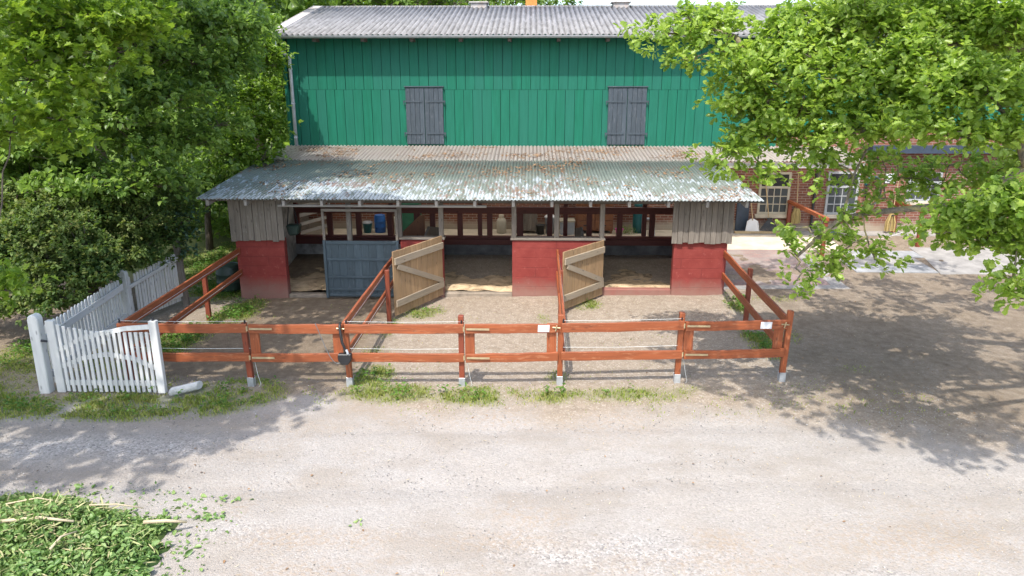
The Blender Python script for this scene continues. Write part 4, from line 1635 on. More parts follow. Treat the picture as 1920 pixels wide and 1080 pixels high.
def picket_run(p0, p1, n, z1a, z1b, wd, m, skip=()):
    p0, p1 = Vector((*p0, 0)), Vector((*p1, 0))
    d = (p1 - p0).normalized()
    nr = Vector((d.y, -d.x, 0))
    for i in range(n):
        if i in skip:
            continue
        t_ = (i + 0.5) / n
        p = p0.lerp(p1, t_)
        b = MB()
        e = random.uniform(-0.015, 0.015)
        b.prism(picket_outline(p - nr * 0.02 + d * e * 0.4, d, wd, 0.06, z1a + (z1b - z1a) * t_ + e), -nr * 0.022)
        b.build('picket', m, pf, 0.003)
    return p0, p1, d, nr


HP = (-7.99, 10.84)
MP = (-8.46, 14.25)
EP = (-8.08, 15.85)
p0, p1, d, nr = picket_run((HP[0], HP[1] + 0.12), (MP[0], MP[1] - 0.1), 24, 1.10, 1.08, 0.085, 'white_paint')
for z, h in ((0.90, 0.13), (0.28, 0.12)):
    b = MB()
    b.beam(p0 + nr * 0.02 + Vector((0, 0, z)), p1 + nr * 0.02 + Vector((0, 0, z - 0.02)), 0.036, h)
    b.build('rail', 'white_paint', pf, 0.004)
p0, p1, d, nr = picket_run((MP[0], MP[1] + 0.08), EP, 19, 1.02, 1.20, 0.06, 'white_worn', skip=(2,))
for (za, zb, h) in ((0.80, 1.08, 0.08), (0.2, 0.22, 0.09)):
    b = MB()
    b.beam(p0 + nr * 0.02 + Vector((0, 0, za)), p1 + nr * 0.02 + Vector((0, 0, zb)), 0.036, h)
    b.build('rail', 'white_worn', pf, 0.004)
# posts: the fat gate post leans a little, the middle one has a rounded head
b = MB()
pts = picket_outline((0, 0, 0), Vector((1, 0, 0)), 0.17, -0.1, 1.38)
b.prism([(HP[0] - 0.02 + p.x - 0.06 * (p.z / 1.38) * -1 * 0.4, HP[1] - 0.07, p.z) for p in pts], (0, 0.15, 0))
b.build('post', 'white_paint', pf, 0.012)
b = MB()
pts = picket_outline((0, 0, 0), Vector((1, 0, 0)), 0.19, -0.1, 1.22)
b.prism([(MP[0] + p.x, MP[1] - 0.06, p.z) for p in pts], (0, 0.12, 0))
b.build('post', 'white_worn', pf, 0.01)
b = MB()
b.beam((EP[0] + 0.05, EP[1] + 0.08, -0.1), (EP[0] - 0.02, EP[1] + 0.08, 1.5), 0.12, 0.12, up=(0, 1, 0))
b.build('post', 'grey_wood', pf, 0.01)

wg = empty('garden_gate', (-6.95, 10.85, 0), 'white picket gate with curved braces standing open across the verge', 'gate')
gy = 10.85
gx0, gx1 = -7.74, -6.06
b = MB()
b.box(gx0 - 0.075, gx0 + 0.065, gy - 0.045, gy + 0.045, 0.02, 1.27)
b.build('stile', 'white_paint', wg, 0.008)
b = MB()
b.box(gx1 - 0.065, gx1 + 0.06, gy - 0.045, gy + 0.045, 0.02, 1.28)
b.build('stile', 'white_paint', wg, 0.008)


def curve_z(t_, keys):
    for (a, za), (c, zc) in zip(keys, keys[1:]):
        if t_ <= c:
            u = (t_ - a) / (c - a)
            u = u * u * (3 - 2 * u) * 0.5 + u * 0.5
            return za + (zc - za) * u
    return keys[-1][1]


TOPK = [(0, 1.22), (0.15, 1.16), (0.4, 1.10), (0.7, 1.08), (1, 1.09)]
n = 17
for i in range(n):
    t_ = (i + 0.5) / n
    x = gx0 + 0.075 + (gx1 - gx0 - 0.15) * t_
    b = MB()
    b.box(x - 0.026, x + 0.026, gy - 0.036, gy - 0.014, 0.035 + random.uniform(-.006, .006), curve_z(t_, TOPK))
    b.build('picket', 'white_paint', wg, 0.003)
for keys, h, nm in (([(0, 0.77), (0.27, 0.97), (0.5, 1.06), (0.75, 1.14), (1, 1.17)], 0.075, 'top_brace'), ([(0, 0.48), (0.25, 0.63), (0.5, 0.69), (0.75, 0.63), (1, 0.46)], 0.075, 'curved_brace')):
    top, bot = [], []
    for k in range(21):
        t_ = k / 20
        x = gx0 + 0.066 + (gx1 - gx0 - 0.132) * t_
        z = curve_z(t_, keys)
        top.append((x, gy - 0.012, z + h / 2))
        bot.append((x, gy - 0.012, z - h / 2))
    b = MB()
    b.prism(bot + top[::-1], (0, 0.032, 0))
    b.build(nm, 'white_paint', wg)
b = MB()
b.box(gx0 + 0.066, gx1 - 0.066, gy - 0.012, gy + 0.02, 0.14, 0.23)
b.build('bottom_rail', 'white_paint', wg, 0.004)
b = MB()
b.tube([(gx0 - 0.16, gy - 0.08, 0.95), (gx0 - 0.08, gy - 0.06, 0.93)], 0.02, 8)
b.build('hinge', 'iron', wg)
b = MB()
b.tube([(gx1, gy, 1.28), (gx1, gy, 1.33)], 0.022, 8)
b.build('latch_pin', 'iron', wg)

# fallen piece of white post
b = MB()
pts = []
for k in range(12):
    a = 2 * math.pi * k / 12
    pts.append((-5.86 + 0.02 * math.cos(a), 10.74 + 0.075 * math.cos(a), 0.085 + 0.075 * math.sin(a)))
b.prism(pts, (0.38, 0.22, 0.03))
tag(b.build('fallen_post', 'white_worn', None, 0.01), 'short white broken post lying in the grass by the gate', 'post')
# dung heap in left paddock
for k, (x, y, r) in enumerate(((-4.55, 12.35, 0.10), (-4.4, 12.45, 0.07))):
    b = MB()
    for q in range(7):
        a = random.uniform(0, 6.28)
        rr = random.uniform(0, r)
        b.lathe((x + math.cos(a) * rr, y + math.sin(a) * rr, 0.0), [(0.005, 0.0), (0.04, 0.012), (0.045, 0.035), (0.03, 0.06), (0.004, 0.07)], 7)
    tag(b.build('horse_dropping', 'black', None, 0, True), 'small dark horse droppings on the bare soil' , 'droppings', 'horse droppings in the left paddock')

# ================================================================== THINGS AROUND THE STALLS
def barrel(name, label, cat, x, y, z, r, h, m, ribs=True, lid=None, rim=None):
    b = MB()
    pr = [(r * 0.92, 0), (r * 0.97, 0.03), (r, h * 0.12), (r, h * 0.30)]
    if ribs:
        pr += [(r * 1.04, h * 0.32), (r * 1.04, h * 0.36), (r, h * 0.38), (r, h * 0.64), (r * 1.04, h * 0.66), (r * 1.04, h * 0.70), (r, h * 0.72)]
    pr += [(r, h * 0.92), (r * 0.9, h * 0.985), (r * 0.86, h)]
    b.lathe((x, y, z), pr, 24)
    rt = empty(name, (x, y, z), label, cat)
    b.build('drum', m, rt, 0, True)
    b = MB()
    b.lathe((x, y, z + h * 0.96), [(r * 0.93, 0), (r * 0.93, 0.035), (r * 0.88, 0.045), (r * 0.8, 0.03), (0.02, 0.03)], 24)
    b.build('lid', lid or m, rt)
    return rt


barrel('barrel', 'dark green barrel standing in the weeds by the left corner of the shelter', 'barrel', -7.45, 17.05, 0.0, 0.29, 0.62, 'dark_green')
F0 = 0.478
barrel('barrel', 'blue plastic barrel in the passage behind the blue sliding door', 'barrel', -4.62, 21.8, F0, 0.17, 0.52, 'blue_plastic', True, 'blue_plastic')
# small teal bucket with white lid
rt = empty('bucket', (-5.0, 21.75, F0), 'small teal bucket with a pale lid beside the blue barrel', 'bucket')
b = MB()
b.lathe((-5.0, 21.75, F0), [(0.11, 0), (0.14, 0.26), (0.15, 0.27), (0.15, 0.29)], 18)
b.build('pail', 'teal', rt, 0, True)
b = MB()
b.lathe((-5.0, 21.75, F0 + 0.29), [(0.155, 0), (0.155, 0.03), (0.12, 0.06), (0.02, 0.065)], 18)
b.build('lid', 'grey_plastic', rt)
# green cabinet
rt = empty('metal_cabinet', (-3.68, 21.9, F0), 'green metal cabinet in the passage', 'cabinet')
b = MB()
b.box(-3.98, -3.38, 21.72, 22.2, F0, F0 + 0.95)
b.build('body', 'green_metal', rt, 0.012)
b = MB()
b.box(-3.95, -3.41, 21.695, 21.717, F0 + 0.04, F0 + 0.91)
b.build('door', 'green_metal', rt, 0.006)
# bag / white bundle beside it
b = MB()
b.lathe((-4.1, 21.6, F0), [(0.10, 0), (0.15, 0.1), (0.14, 0.35), (0.16, 0.48), (0.10, 0.52)], 14, 1.0, 0.7)
tag(b.build('feed_sack', 'cream', None, 0, True), 'pale sack standing against the green cabinet', 'sack')
# white gas-bottle-like canister
rt = empty('canister', (-0.87, 21.8, F0), 'cream canister with a grey collar on the passage floor', 'canister')
b = MB()
b.lathe((-0.87, 21.8, F0), [(0.13, 0), (0.15, 0.03), (0.15, 0.36), (0.12, 0.44), (0.05, 0.47)], 20)
b.build('tank', 'cream', rt, 0, True)
b = MB()
b.lathe((-0.87, 21.8, F0 + 0.46), [(0.06, 0), (0.08, 0.01), (0.08, 0.10), (0.065, 0.105)], 16)
b.build('collar', 'cream', rt)
# worn wooden chest
rt = empty('wooden_chest', (-0.1, 21.9, F0), 'grey worn wooden chest on short legs beside the cream canister', 'chest')
b = MB()
for i in range(5):
    b.box(-0.42 + i * 0.13, -0.42 + (i + 1) * 0.13 - 0.006, 21.7, 22.15, F0 + 0.1, F0 + 0.66)
b.build('body', 'grey_wood', rt, 0.004)
b = MB()
b.box(-0.45, 0.26, 21.67, 22.18, F0 + 0.663, F0 + 0.70)
b.build('lid', 'grey_wood', rt, 0.004)
for xx in (-0.41, 0.19):
    b = MB()
    b.box(xx, xx + 0.05, 21.71, 21.76, F0, F0 + 0.098)
    b.build('leg', 'grey_wood_dark', rt)
# black bucket and grey bin
rt = empty('bucket', (0.33, 21.6, F0), 'black bucket between the grey chest and the grey bin', 'bucket')
b = MB()
b.lathe((0.33, 21.6, F0), [(0.10, 0), (0.135, 0.28), (0.145, 0.285), (0.145, 0.30), (0.125, 0.30), (0.1, 0.05)], 18)
b.build('pail', 'black', rt, 0, True)
rt = empty('waste_bin', (0.6, 21.8, F0), 'light grey lidded waste bin in the passage', 'bin')
b = MB()
b.lathe((0.62, 21.8, F0), [(0.12, 0), (0.155, 0.48), (0.165, 0.49)], 18)
b.build('body', 'grey_plastic', rt, 0, True)
b = MB()
b.lathe((0.62, 21.8, F0 + 0.49), [(0.17, 0), (0.17, 0.03), (0.1, 0.08), (0.02, 0.085)], 18)
b.build('lid', 'white', rt)
# storage box on legs with pale top
rt = empty('storage_box', (1.12, 21.7, F0), 'grey storage box with a pale lid left of the brown dresser', 'box')
b = MB()
b.box(0.93, 1.36, 21.55, 21.95, F0, F0 + 0.38)
b.build('body', 'grey_plastic', rt, 0.01)
b = MB()
b.box(0.91, 1.38, 21.53, 21.97, F0 + 0.383, F0 + 0.44)
b.build('lid', 'cream', rt, 0.01)
# brown dresser
rt = empty('dresser', (1.95, 21.9, F0), 'big brown wooden dresser with carved doors against the passage wall', 'cabinet')
b = MB()
b.box(1.42, 2.55, 21.75, 22.25, F0 + 0.08, F0 + 1.25)
b.build('body', 'brown_wood', rt, 0.008)
b = MB()
b.box(1.38, 2.59, 21.7, 22.27, F0 + 1.253, F0 + 1.30)
b.build('top', 'brown_wood', rt, 0.008)
for xx in (1.46, 2.0):
    b = MB()
    b.box(xx, xx + 0.51, 21.725, 21.747, F0 + 0.42, F0 + 1.2)
    dd = b.build('door', 'brown_wood', rt, 0.006)
    b = MB()
    q = []
    for k in range(24):
        a = 2 * math.pi * k / 24
        q.append((xx + 0.255 + 0.17 * math.cos(a), 21.722, F0 + 0.82 + 0.27 * math.sin(a)))
    b.tube(q + [q[0]], 0.014, 5, False)
    b.build('moulding', 'brown_wood', dd)
    b = MB()
    b.box(xx, xx + 0.51, 21.725, 21.747, F0 + 0.13, F0 + 0.39)
    dd = b.build('drawer', 'brown_wood', rt, 0.006)
    b = MB()
    b.box(xx + 0.18, xx + 0.33, 21.705, 21.722, F0 + 0.24, F0 + 0.27)
    b.build('handle', 'iron', dd)
for xx in (1.44, 2.47):
    b = MB()
    b.box(xx, xx + 0.06, 21.77, 21.83, F0, F0 + 0.079)
    b.build('leg', 'brown_wood', rt)
# pink tub, teal bin, folding stool
rt = empty('tub', (2.72, 21.55, F0), 'pink plastic tub on the passage floor right of the dresser', 'tub')
b = MB()
b.lathe((2.72, 21.6, F0), [(0.08, 0), (0.12, 0.17), (0.13, 0.175), (0.13, 0.19), (0.11, 0.19), (0.08, 0.03)], 16)
b.build('body', 'pink', rt, 0, True)
rt = empty('waste_bin', (3.42, 21.95, F0), 'dark teal round bin behind the folding stool', 'bin')
b = MB()
b.lathe((3.36, 21.95, F0), [(0.16, 0), (0.19, 0.2), (0.2, 0.7), (0.15, 0.84)], 20)
b.build('body', 'teal', rt, 0, True)
b = MB()
b.lathe((3.36, 21.95, F0 + 0.84), [(0.17, 0), (0.16, 0.05), (0.03, 0.08)], 20)
b.build('lid', 'teal', rt)
rt = empty('folding_stool', (3.62, 21.5, F0), 'grey folding step stool in front of the teal bin', 'stool')
b = MB()
b.box(3.46, 3.76, 21.42, 21.62, F0 + 0.5, F0 + 0.53)
b.build('seat', 'grey_plastic', rt, 0.005)
for xx in (3.48, 3.74):
    for y0_, y1_ in ((21.44, 21.30), (21.6, 21.75)):
        b = MB()
        b.tube([(xx, y0_, F0 + 0.5), (xx, y1_, F0)], 0.016, 6)
        b.build('leg', 'zinc', rt)
# potted weeds beside it
c = np.array([[2.98, 21.75, F0 + 0.12]]) + RNG.normal(size=(160, 3)) * [0.12, 0.08, 0.07]
o = leaf_mesh('potted_plant', c, rand_dir(160), nrm(np.array([0, 0, 1.]) + rand_dir(160) * .4), RNG.uniform(.03, .06, 160), 'ovate', 'dark_leaf')
tag(o, 'small leafy plant on the passage floor between pink tub and teal bin', 'plant')
# pale framed ladder leaning in the left end of the passage
rt = empty('hurdle', (-6.5, 21.4, F0), 'pale wooden hurdle leaning at the left end of the passage', 'hurdle')
for p, q in (((-6.75, 20.5, F0), (-6.9, 20.6, F0 + 1.3)), ((-6.15, 22.0, F0), (-6.3, 22.1, F0 + 1.3))):
    b = MB()
    b.beam(p, q, 0.06, 0.06, up=(0, 1, 0))
    b.build('stile', 'rafter', rt, 0.004)
for z in (0.2, 0.45, 0.7, 0.95, 1.2):
    b = MB()
    b.beam((-6.77 - z * 0.11, 20.52, F0 + z), (-6.17 - z * 0.11, 22.0, F0 + z), 0.03, 0.10)
    b.build('rail', 'rafter', rt, 0.004)
# manger
rt = empty('manger', (-5.65, 17.0, 1.4), 'dark green manger hung on a strap inside the left stall doorway', 'manger')
b = MB()
b.prism([(-5.86, 16.85, 1.66), (-5.52, 16.85, 1.66), (-5.58, 16.85, 1.42), (-5.80, 16.85, 1.40)], (0, 0.26, 0))
b.build('trough', 'dark_green', rt, 0.03)
b = MB()
b.tube([(-5.82, 16.9, 1.66), (-5.76, 16.9, 2.1)], 0.012, 6)
b.tube([(-5.56, 16.9, 1.66), (-5.64, 16.9, 2.1)], 0.012, 6)
b.build('strap', 'black', rt)

# ------------------------------------------------------------------ tools and hitching rails by the right-hand wall
rt = empty('shovel', (6.95, 22.1, F0), 'white bladed shovel leaning on the brick wall', 'shovel')
b = MB()
b.tube([(6.85, 22.02, F0 + 0.38), (6.8, 22.30, F0 + 1.15)], 0.017, 6)
b.build('handle', 'ash_wood', rt)
b = MB()
q = [(6.66, 22.0, F0 + 0.06), (7.06, 22.0, F0 + 0.03), (7.0, 22.02, F0 + 0.36), (6.9, 22.05, F0 + 0.42), (6.8, 22.05, F0 + 0.42), (6.70, 22.02, F0 + 0.36)]
b.prism(q, (0, 0.02, 0))
b.tube([(6.66, 22.0, F0 + 0.06), (6.70, 22.02, F0 + 0.36)], 0.018, 5)
b.tube([(7.06, 22.0, F0 + 0.03), (7.0, 22.02, F0 + 0.36)], 0.018, 5)
b.build('blade', 'white', rt)
rt = empty('leaf_rake', (7.4, 22.1, F0), 'black fan rake with a long wooden handle beside the white shovel', 'rake')
b = MB()
b.tube([(7.36, 22.05, F0 + 0.36), (7.2, 22.29, F0 + 1.65)], 0.016, 6)
b.build('handle', 'ash_wood', rt)
b = MB()
for k in range(15):
    a = (k - 7) / 7
    b.beam((7.37 + a * 0.03, 22.05, F0 + 0.42), (7.38 + a * 0.30, 21.98, F0 + 0.04 + 0.05 * abs(a)), 0.024, 0.012, up=(0, 1, 0))
b.box(7.30, 7.44, 22.03, 22.06, F0 + 0.36, F0 + 0.46)
b.build('tines', 'black', rt)
b = MB()
for k in range(3):
    b.box(6.3 + k * 0.5, 6.79 + k * 0.5, 21.85, 22.0, F0, F0 + 0.05)
tag(b.build('timber_kerb', 'ash_wood', None, 0.004), 'low timber kerb on the ground below the shovel', 'kerb')


def hitch(label, x, y0, y1, z, posts):
    rt = empty('hitching_rail', (x, y1, gh(x, y1)), label, 'hitching rail', 'red hitching rails at the brick wall')
    b = MB()
    b.beam((x, y1, z), (x, y0, z), 0.10, 0.10)
    b.build('rail', 'fence_red', rt, 0.006)
    for y in posts:
        b = MB()
        b.box(x - 0.05, x + 0.05, y - 0.05, y + 0.05, min(gh(x, y), 0.47) - 0.05, z - 0.052)
        b.build('post', 'fence_red_dark', rt, 0.006)


hitch('red hitching rail running out from the wall by the left window', 8.0, 19.3, 22.34, 1.40, (22.2, 19.4))
hitch('red hitching rail running out from the wall on the right, beside the pale slabs', 11.25, 20.6, 22.34, 1.40, (22.2, 20.7))


def besom(label, x, y, z, tilt):
    rt = empty('broom', (x, y, z), label, 'broom', 'straw brooms by the hitching rails')
    b = MB()
    b.tube([(x, y, z + 0.52), (x - tilt, y + 0.12, z + 1.55)], 0.014, 6)
    b.build('handle', 'ash_wood', rt)
    b = MB()
    for k in range(26):
        a = random.uniform(-1, 1)
        c = random.uniform(-1, 1)
        b.tube([(x + a * 0.05, y + c * 0.03, z + 0.56), (x + a * 0.15, y + c * 0.06, z + 0.3), (x + a * 0.15, y + c * 0.06, z + 0.02)], 0.016, 4)
    b.build('bristles', 'straw', rt)
    b = MB()
    b.lathe((x, y, z + 0.5), [(0.07, 0), (0.07, 0.03)], 10)
    b.build('binding', 'iron', rt)


besom('straw broom standing upright by the left hitching rail', 8.2, 22.15, F0 + 0.25, 0.02)
besom('straw broom leaning under the right hitching rail', 11.05, 22.0, F0 + 0.05, -0.1)
# hose on its wall holder
rt = empty('hose_holder', (10.45, WY - 0.1, 1.9), 'green hose coiled over a dark wall holder between the windows', 'hose')
b = MB()
q = [(10.45 + 0.2 * math.cos(a), WY - 0.12, 1.95 + 0.2 * math.sin(a)) for a in np.linspace(-0.2, math.pi + 0.2, 12)]
b.tube(q, 0.06, 8)
b.build('holder', 'teal', rt, 0, True)
b = MB()
q = []
for k in range(60):
    a = 2 * math.pi * k / 20
    q.append((10.47 + 0.23 * math.cos(a) + 0.01 * math.sin(k), WY - 0.13 - 0.0012 * k, 1.75 + 0.42 * math.sin(a)))
b.tube(q, 0.018, 5, False)
b.build('hose', 'iron', rt, 0, True)
# small white plate with a dark squiggle
b = MB()
b.box(10.85, 11.15, WY - 0.03, WY - 0.004, 1.98, 2.26)
sg = b.build('wall_plate', 'white')
tag(sg, 'small white plate with a dark figure on the brick wall', 'sign')
b = MB()
q = [(10.90, 2.2), (10.98, 2.235), (11.06, 2.2), (11.06, 2.14), (10.98, 2.09), (10.90, 2.03), (11.1, 2.03)]
b.tube([(x, WY - 0.033, z) for x, z in q], 0.013, 5)
b.build('figure', 'black', sg)
# pale rope from the right rail
b = MB()
b.tube([(9.3, 20.6, 0.50), (10.2, 20.6, 0.62), (11.2, 20.72, 0.92), (12.2, 20.4, 1.12), (13.5, 19.9, 1.2)], 0.007, 5)
tag(b.build('rope', 'rope'), 'pale rope slung from the right hitching rail', 'rope')
# dark bucket by left rail
rt = empty('bucket', (8.6, 21.1, gh(8.6, 21.1)), 'dark bucket on the paving near the left hitching rail', 'bucket')
b = MB()
b.lathe((8.9, 21.2, gh(8.6, 21.2)), [(0.10, 0), (0.14, 0.26), (0.15, 0.265), (0.15, 0.28), (0.125, 0.28), (0.1, 0.05)], 16)
b.build('pail', 'skirt', rt, 0, True)

# PART4
# ================================================================== TREES
def pad(px, py, rx, ry, y, wt=1.0, dy=0.9):
    c = at(px, py, y)
    s = y * 1.03 / CAM_F
    return (tuple(c), (rx * s, (rx + ry) / 2 * s * dy, ry * s), wt)


def overhead(n, cx, cy, cz, rx, ry, rz, rad, keep_out, wt=0.5):
    """boughs higher up and nearer than the photograph's frame, which throw the dappled shade"""
    out = []
    tries = 0
    while len(out) < n and tries < 4000:
        tries += 1
        u = RNG.normal(size=3)
        u /= np.linalg.norm(u)
        p = np.array([cx, cy, cz]) + u * RNG.uniform(0.3, 1.0) ** 0.5 * np.array([rx, ry, rz])
        r = rad * RNG.uniform(0.75, 1.2)
        px, py, dep = project(p)
        if dep > 0.5:
            m_ = 1.35 * r * CAM_F / dep
            if keep_out(px, py, m_):
                continue
        out.append((tuple(p), (r, r, r * 0.6), wt))
    return out


def boughs(targets, h, rad, wt):
    """high boughs standing between the sun and the given spots"""
    out = []
    for T in targets:
        T = np.array([T[0], T[1], T[2] if len(T) > 2 else 0.0])
        hh = h * RNG.uniform(0.94, 1.08)
        p = T + np.array([SUNV.x, SUNV.y, SUNV.z]) / SUNV.z * hh + RNG.normal(size=3) * 0.12
        r = rad * RNG.uniform(0.8, 1.2)
        out.append((tuple(p), (r, r, r * 0.55), wt))
    return out


NL = {}
# --- oak at the right, its bough reaching over the yard
oak = [
    (1268, 62, 52, 36, 11.6, .8), (1345, 45, 50, 34, 11.7, .7), (1300, 112, 38, 26, 11.4, .7), (1262, 25, 30, 20, 11.8, .5), (1352, 95, 40, 26, 11.5, .6),
    (1420, 150, 70, 48, 11.2), (1480, 95, 70, 50, 11.4), (1400, 205, 50, 34, 11.0), (1530, 50, 70, 45, 11.5), (1560, 130, 80, 55, 10.9),
    (1375, 285, 52, 26, 10.9, .9), (1440, 255, 62, 34, 11.0), (1345, 310, 32, 14, 10.9, .7), (1415, 322, 45, 16, 10.8, .8), (1500, 215, 70, 45, 10.9), (1530, 290, 50, 34, 10.7, .9),
    (1620, 60, 85, 55, 11.2), (1640, 170, 80, 55, 10.5), (1600, 250, 70, 40, 10.4), (1690, 215, 70, 40, 10.0), (1720, 120, 80, 55, 10.6),
    (1720, 40, 85, 50, 11.4), (1800, 70, 80, 60, 10.9), (1880, 60, 75, 65, 10.6), (1780, 170, 75, 45, 9.9), (1860, 180, 75, 50, 9.7),
    (1750, 245, 65, 30, 9.6), (1840, 260, 65, 26, 9.5), (1905, 245, 45, 35, 9.4), (1780, 310, 70, 18, 12.2, .8), (1860, 325, 60, 22, 12.4, .9), (1700, 335, 50, 22, 12.2, .8), (1765, 352, 50, 20, 12.0, .8), (1840, 345, 55, 24, 12.3, .8), (1655, 300, 45, 24, 11.5, .8), (1595, 335, 26, 16, 10.8, .7), (1660, 372, 40, 16, 11.4, .6),
    (1900, 140, 60, 60, 11.6), (1960, 300, 60, 60, 10.5),
    (1800, 412, 62, 38, 8.5, 1.5), (1870, 400, 60, 42, 8.4, 1.5), (1765, 438, 42, 22, 8.5, 1.3), (1840, 458, 60, 24, 8.5, 1.5), (1905, 455, 40, 34, 8.3, 1.5), (1930, 395, 50, 40, 8.3, 1.5),
    (1900, 520, 28, 26, 8.2, .9), (1918, 560, 26, 24, 8.2, .8), (1880, 355, 45, 16, 8.5, .8),
    # drooping twigs over the brick wall
    (1495, 428, 30, 17, 10.4, .55), (1540, 448, 32, 18, 10.3, .55), (1475, 458, 24, 9, 10.3, .4), (1590, 425, 20, 12, 10.4, .35), (1600, 455, 18, 10, 10.3, .35), (1560, 482, 18, 10, 10.2, .35), (1630, 462, 22, 12, 10.2, .4),
    (1560, 507, 16, 8, 10.2, .35), (1640, 487, 18, 6, 10.2, .35), (1572, 480, 12, 10, 10.2, .3), (1530, 345, 12, 7, 10.5, .35), (1494, 526, 11, 7, 9.6, .4), (1615, 395, 14, 10, 10.4, .3),
]
opads = [pad(p[0], p[1], *((p[2] * 1.1, p[3] * 1.1) if p[1] < 270 else (max(6, p[2] - 8), max(5, p[3] - 7))), p[4], (p[5] if p[5] > 0.56 else p[5] * 0.33) if len(p) > 5 else 1.0) for p in oak]


def keep_oak(px, py, m_):
    return py + m_ > -10 and -60 < px < 1925 + m_ * 0.5 and py < 1100


opads += boughs([(5.2, 11.6), (6.5, 11.9), (7.8, 12.1), (9.2, 12.0), (4.2, 11.3), (5.5, 10.5), (6.8, 10.4), (6.0, 9.7), (7.2, 9.3), (5.4, 12.7), (6.8, 12.9), (8.3, 13.0), (3.2, 11.7), (2.7, 12.7), (3.6, 13.0), (4.6, 9.9), (8.4, 9.2)], 7.4, 0.62, 0.45)
opads += boughs([(6.5, 14.2), (7.8, 14.4), (9.1, 14.6), (10.3, 13.2), (5.5, 14.4), (7.0, 15.7), (8.4, 15.9), (9.8, 16.0), (11.2, 15.2), (6.2, 17.0), (7.6, 17.3), (9.2, 17.4), (10.8, 17.6), (6.0, 18.8), (7.4, 19.0), (9.0, 19.2), (10.6, 19.4)], 7.6, 0.6, 0.45)
opads += overhead(6, 12.0, 11.5, 8.0, 2.6, 3.0, 2.0, 0.95, keep_oak, 0.5)
trunk = [(11.2, 10.6, -0.2), (11.15, 10.6, 1.2), (11.0, 10.5, 2.6), (10.9, 10.55, 4.2), (10.7, 10.4, 6.0), (10.4, 10.4, 7.6)]
l1 = [(11.0, 10.5, 3.1), tuple(at(1925, 312, 9.6)), tuple(at(1860, 355, 9.9)), tuple(at(1780, 385, 10.3)), tuple(at(1700, 392, 10.5)), tuple(at(1640, 398, 10.5)), tuple(at(1580, 408, 10.4)), tuple(at(1540, 440, 10.3)), tuple(at(1495, 480, 10.2))]
l2 = [(10.9, 10.55, 4.6), tuple(at(1880, 75, 10.9)), tuple(at(1760, 72, 11.0)), tuple(at(1640, 130, 11.0)), tuple(at(1560, 170, 11.0)), tuple(at(1510, 210, 11.0)), tuple(at(1440, 190, 11.1)), tuple(at(1380, 70, 11.5)), tuple(at(1310, 50, 11.6))]
l3 = [tuple(at(1580, 408, 10.4)), tuple(at(1600, 330, 10.6)), tuple(at(1640, 250, 10.6)), tuple(at(1690, 190, 10.6))]
l4 = [(10.9, 10.3, 2.9), tuple(at(1935, 420, 8.6)), tuple(at(1870, 430, 8.5)), tuple(at(1800, 440, 8.5))]
l5 = [(10.7, 10.4, 6.2), (9.0, 8.6, 7.2), (7.2, 7.2, 7.8), (5.4, 6.8, 7.9), (4.4, 7.4, 7.8)]
_, NL['oak'] = tree('oak_tree', 'big oak at the right whose leafy boughs hang over the yard and the barn', 'tree', (11.2, 10.6, 0), trunk, opads, 'oak', ('bark_oak', 'oak_leaf'), 0.10, per=8, sub=5, dens=3.9, r0=0.34,
                        extra_limbs=((l1, 0.075, 0.022), (l2, 0.13, 0.035), (l3, 0.022, 0.012), (l4, 0.07, 0.03), (l5, 0.12, 0.04)), twig_r=0.006)


# --- maple in the left foreground: bright sprays high up, and a wide crown overhead
maple = [(60, 35, 95, 45, 10.4), (150, 45, 80, 45, 10.6), (45, 95, 75, 36, 10.2), (130, 110, 80, 34, 10.3), (205, 70, 60, 34, 10.8), (60, 150, 75, 28, 10.0), (150, 165, 60, 24, 10.1), (195, 150, 40, 22, 10.3),
         (40, 205, 60, 24, 9.8), (110, 225, 60, 24, 9.9), (145, 262, 26, 18, 9.9, .8), (20, 250, 40, 18, 9.7, .8), (260, 30, 60, 34, 11.2), (300, 60, 45, 22, 11.4, .8), (215, 118, 36, 18, 10.6, .8), (12, 545, 30, 12, 8.8, .8), (-20, 530, 30, 20, 8.8), (-30, 250, 50, 60, 10)]


def keep_maple(px, py, m_):
    return py + m_ > -8 and px + m_ > -5 and px < 1980 and py < 1100


mp = [pad(p[0], p[1], p[2] * 1.1, p[3] * 1.1, *p[4:]) for p in maple]
mp += boughs([(-6.2, 12.0), (-5.0, 12.2), (-3.9, 12.5), (-6.2, 13.6), (-5.0, 13.8), (-3.9, 14.2), (-5.0, 11.0), (-4.0, 10.9), (-4.3, 9.9), (-5.5, 9.5), (-6.8, 9.3), (-8.2, 9.2), (-5.9, 10.6), (-4.6, 11.6)], 8.0, 0.72, 0.6)
mp += boughs([(-8.2, 9.9), (-7.4, 9.6), (-6.6, 9.9), (-5.8, 9.9), (-6.2, 8.9), (-7.2, 8.7), (-8.0, 8.5), (-5.2, 9.1), (-4.7, 9.5), (-7.6, 10.5), (-6.6, 10.8), (-5.4, 10.5), (-4.4, 10.3), (-9.2, 9.4), (-8.8, 10.8), (-6.5, 8.2), (-7.6, 7.9), (-5.4, 8.4)], 8.4, 0.66, 0.55)
mp += overhead(12, -9.5, 8.0, 6.2, 1.5, 2.5, 2.2, 0.9, keep_maple, 0.6)
trunk = [(-10.8, 8.6, -0.2), (-10.7, 8.6, 1.6), (-10.5, 8.5, 3.4), (-10.2, 8.6, 5.2), (-9.6, 8.5, 7.0), (-8.6, 8.2, 8.2)]
_, NL['maple'] = tree('maple_tree', 'maple with bright yellow-green sprays hanging in from the upper left corner', 'tree', (-10.8, 8.6, 0), trunk, mp, 'maple', ('bark', 'maple_leaf'), 0.12, per=7, sub=5, dens=2.7, r0=0.25, twig_r=0.006)

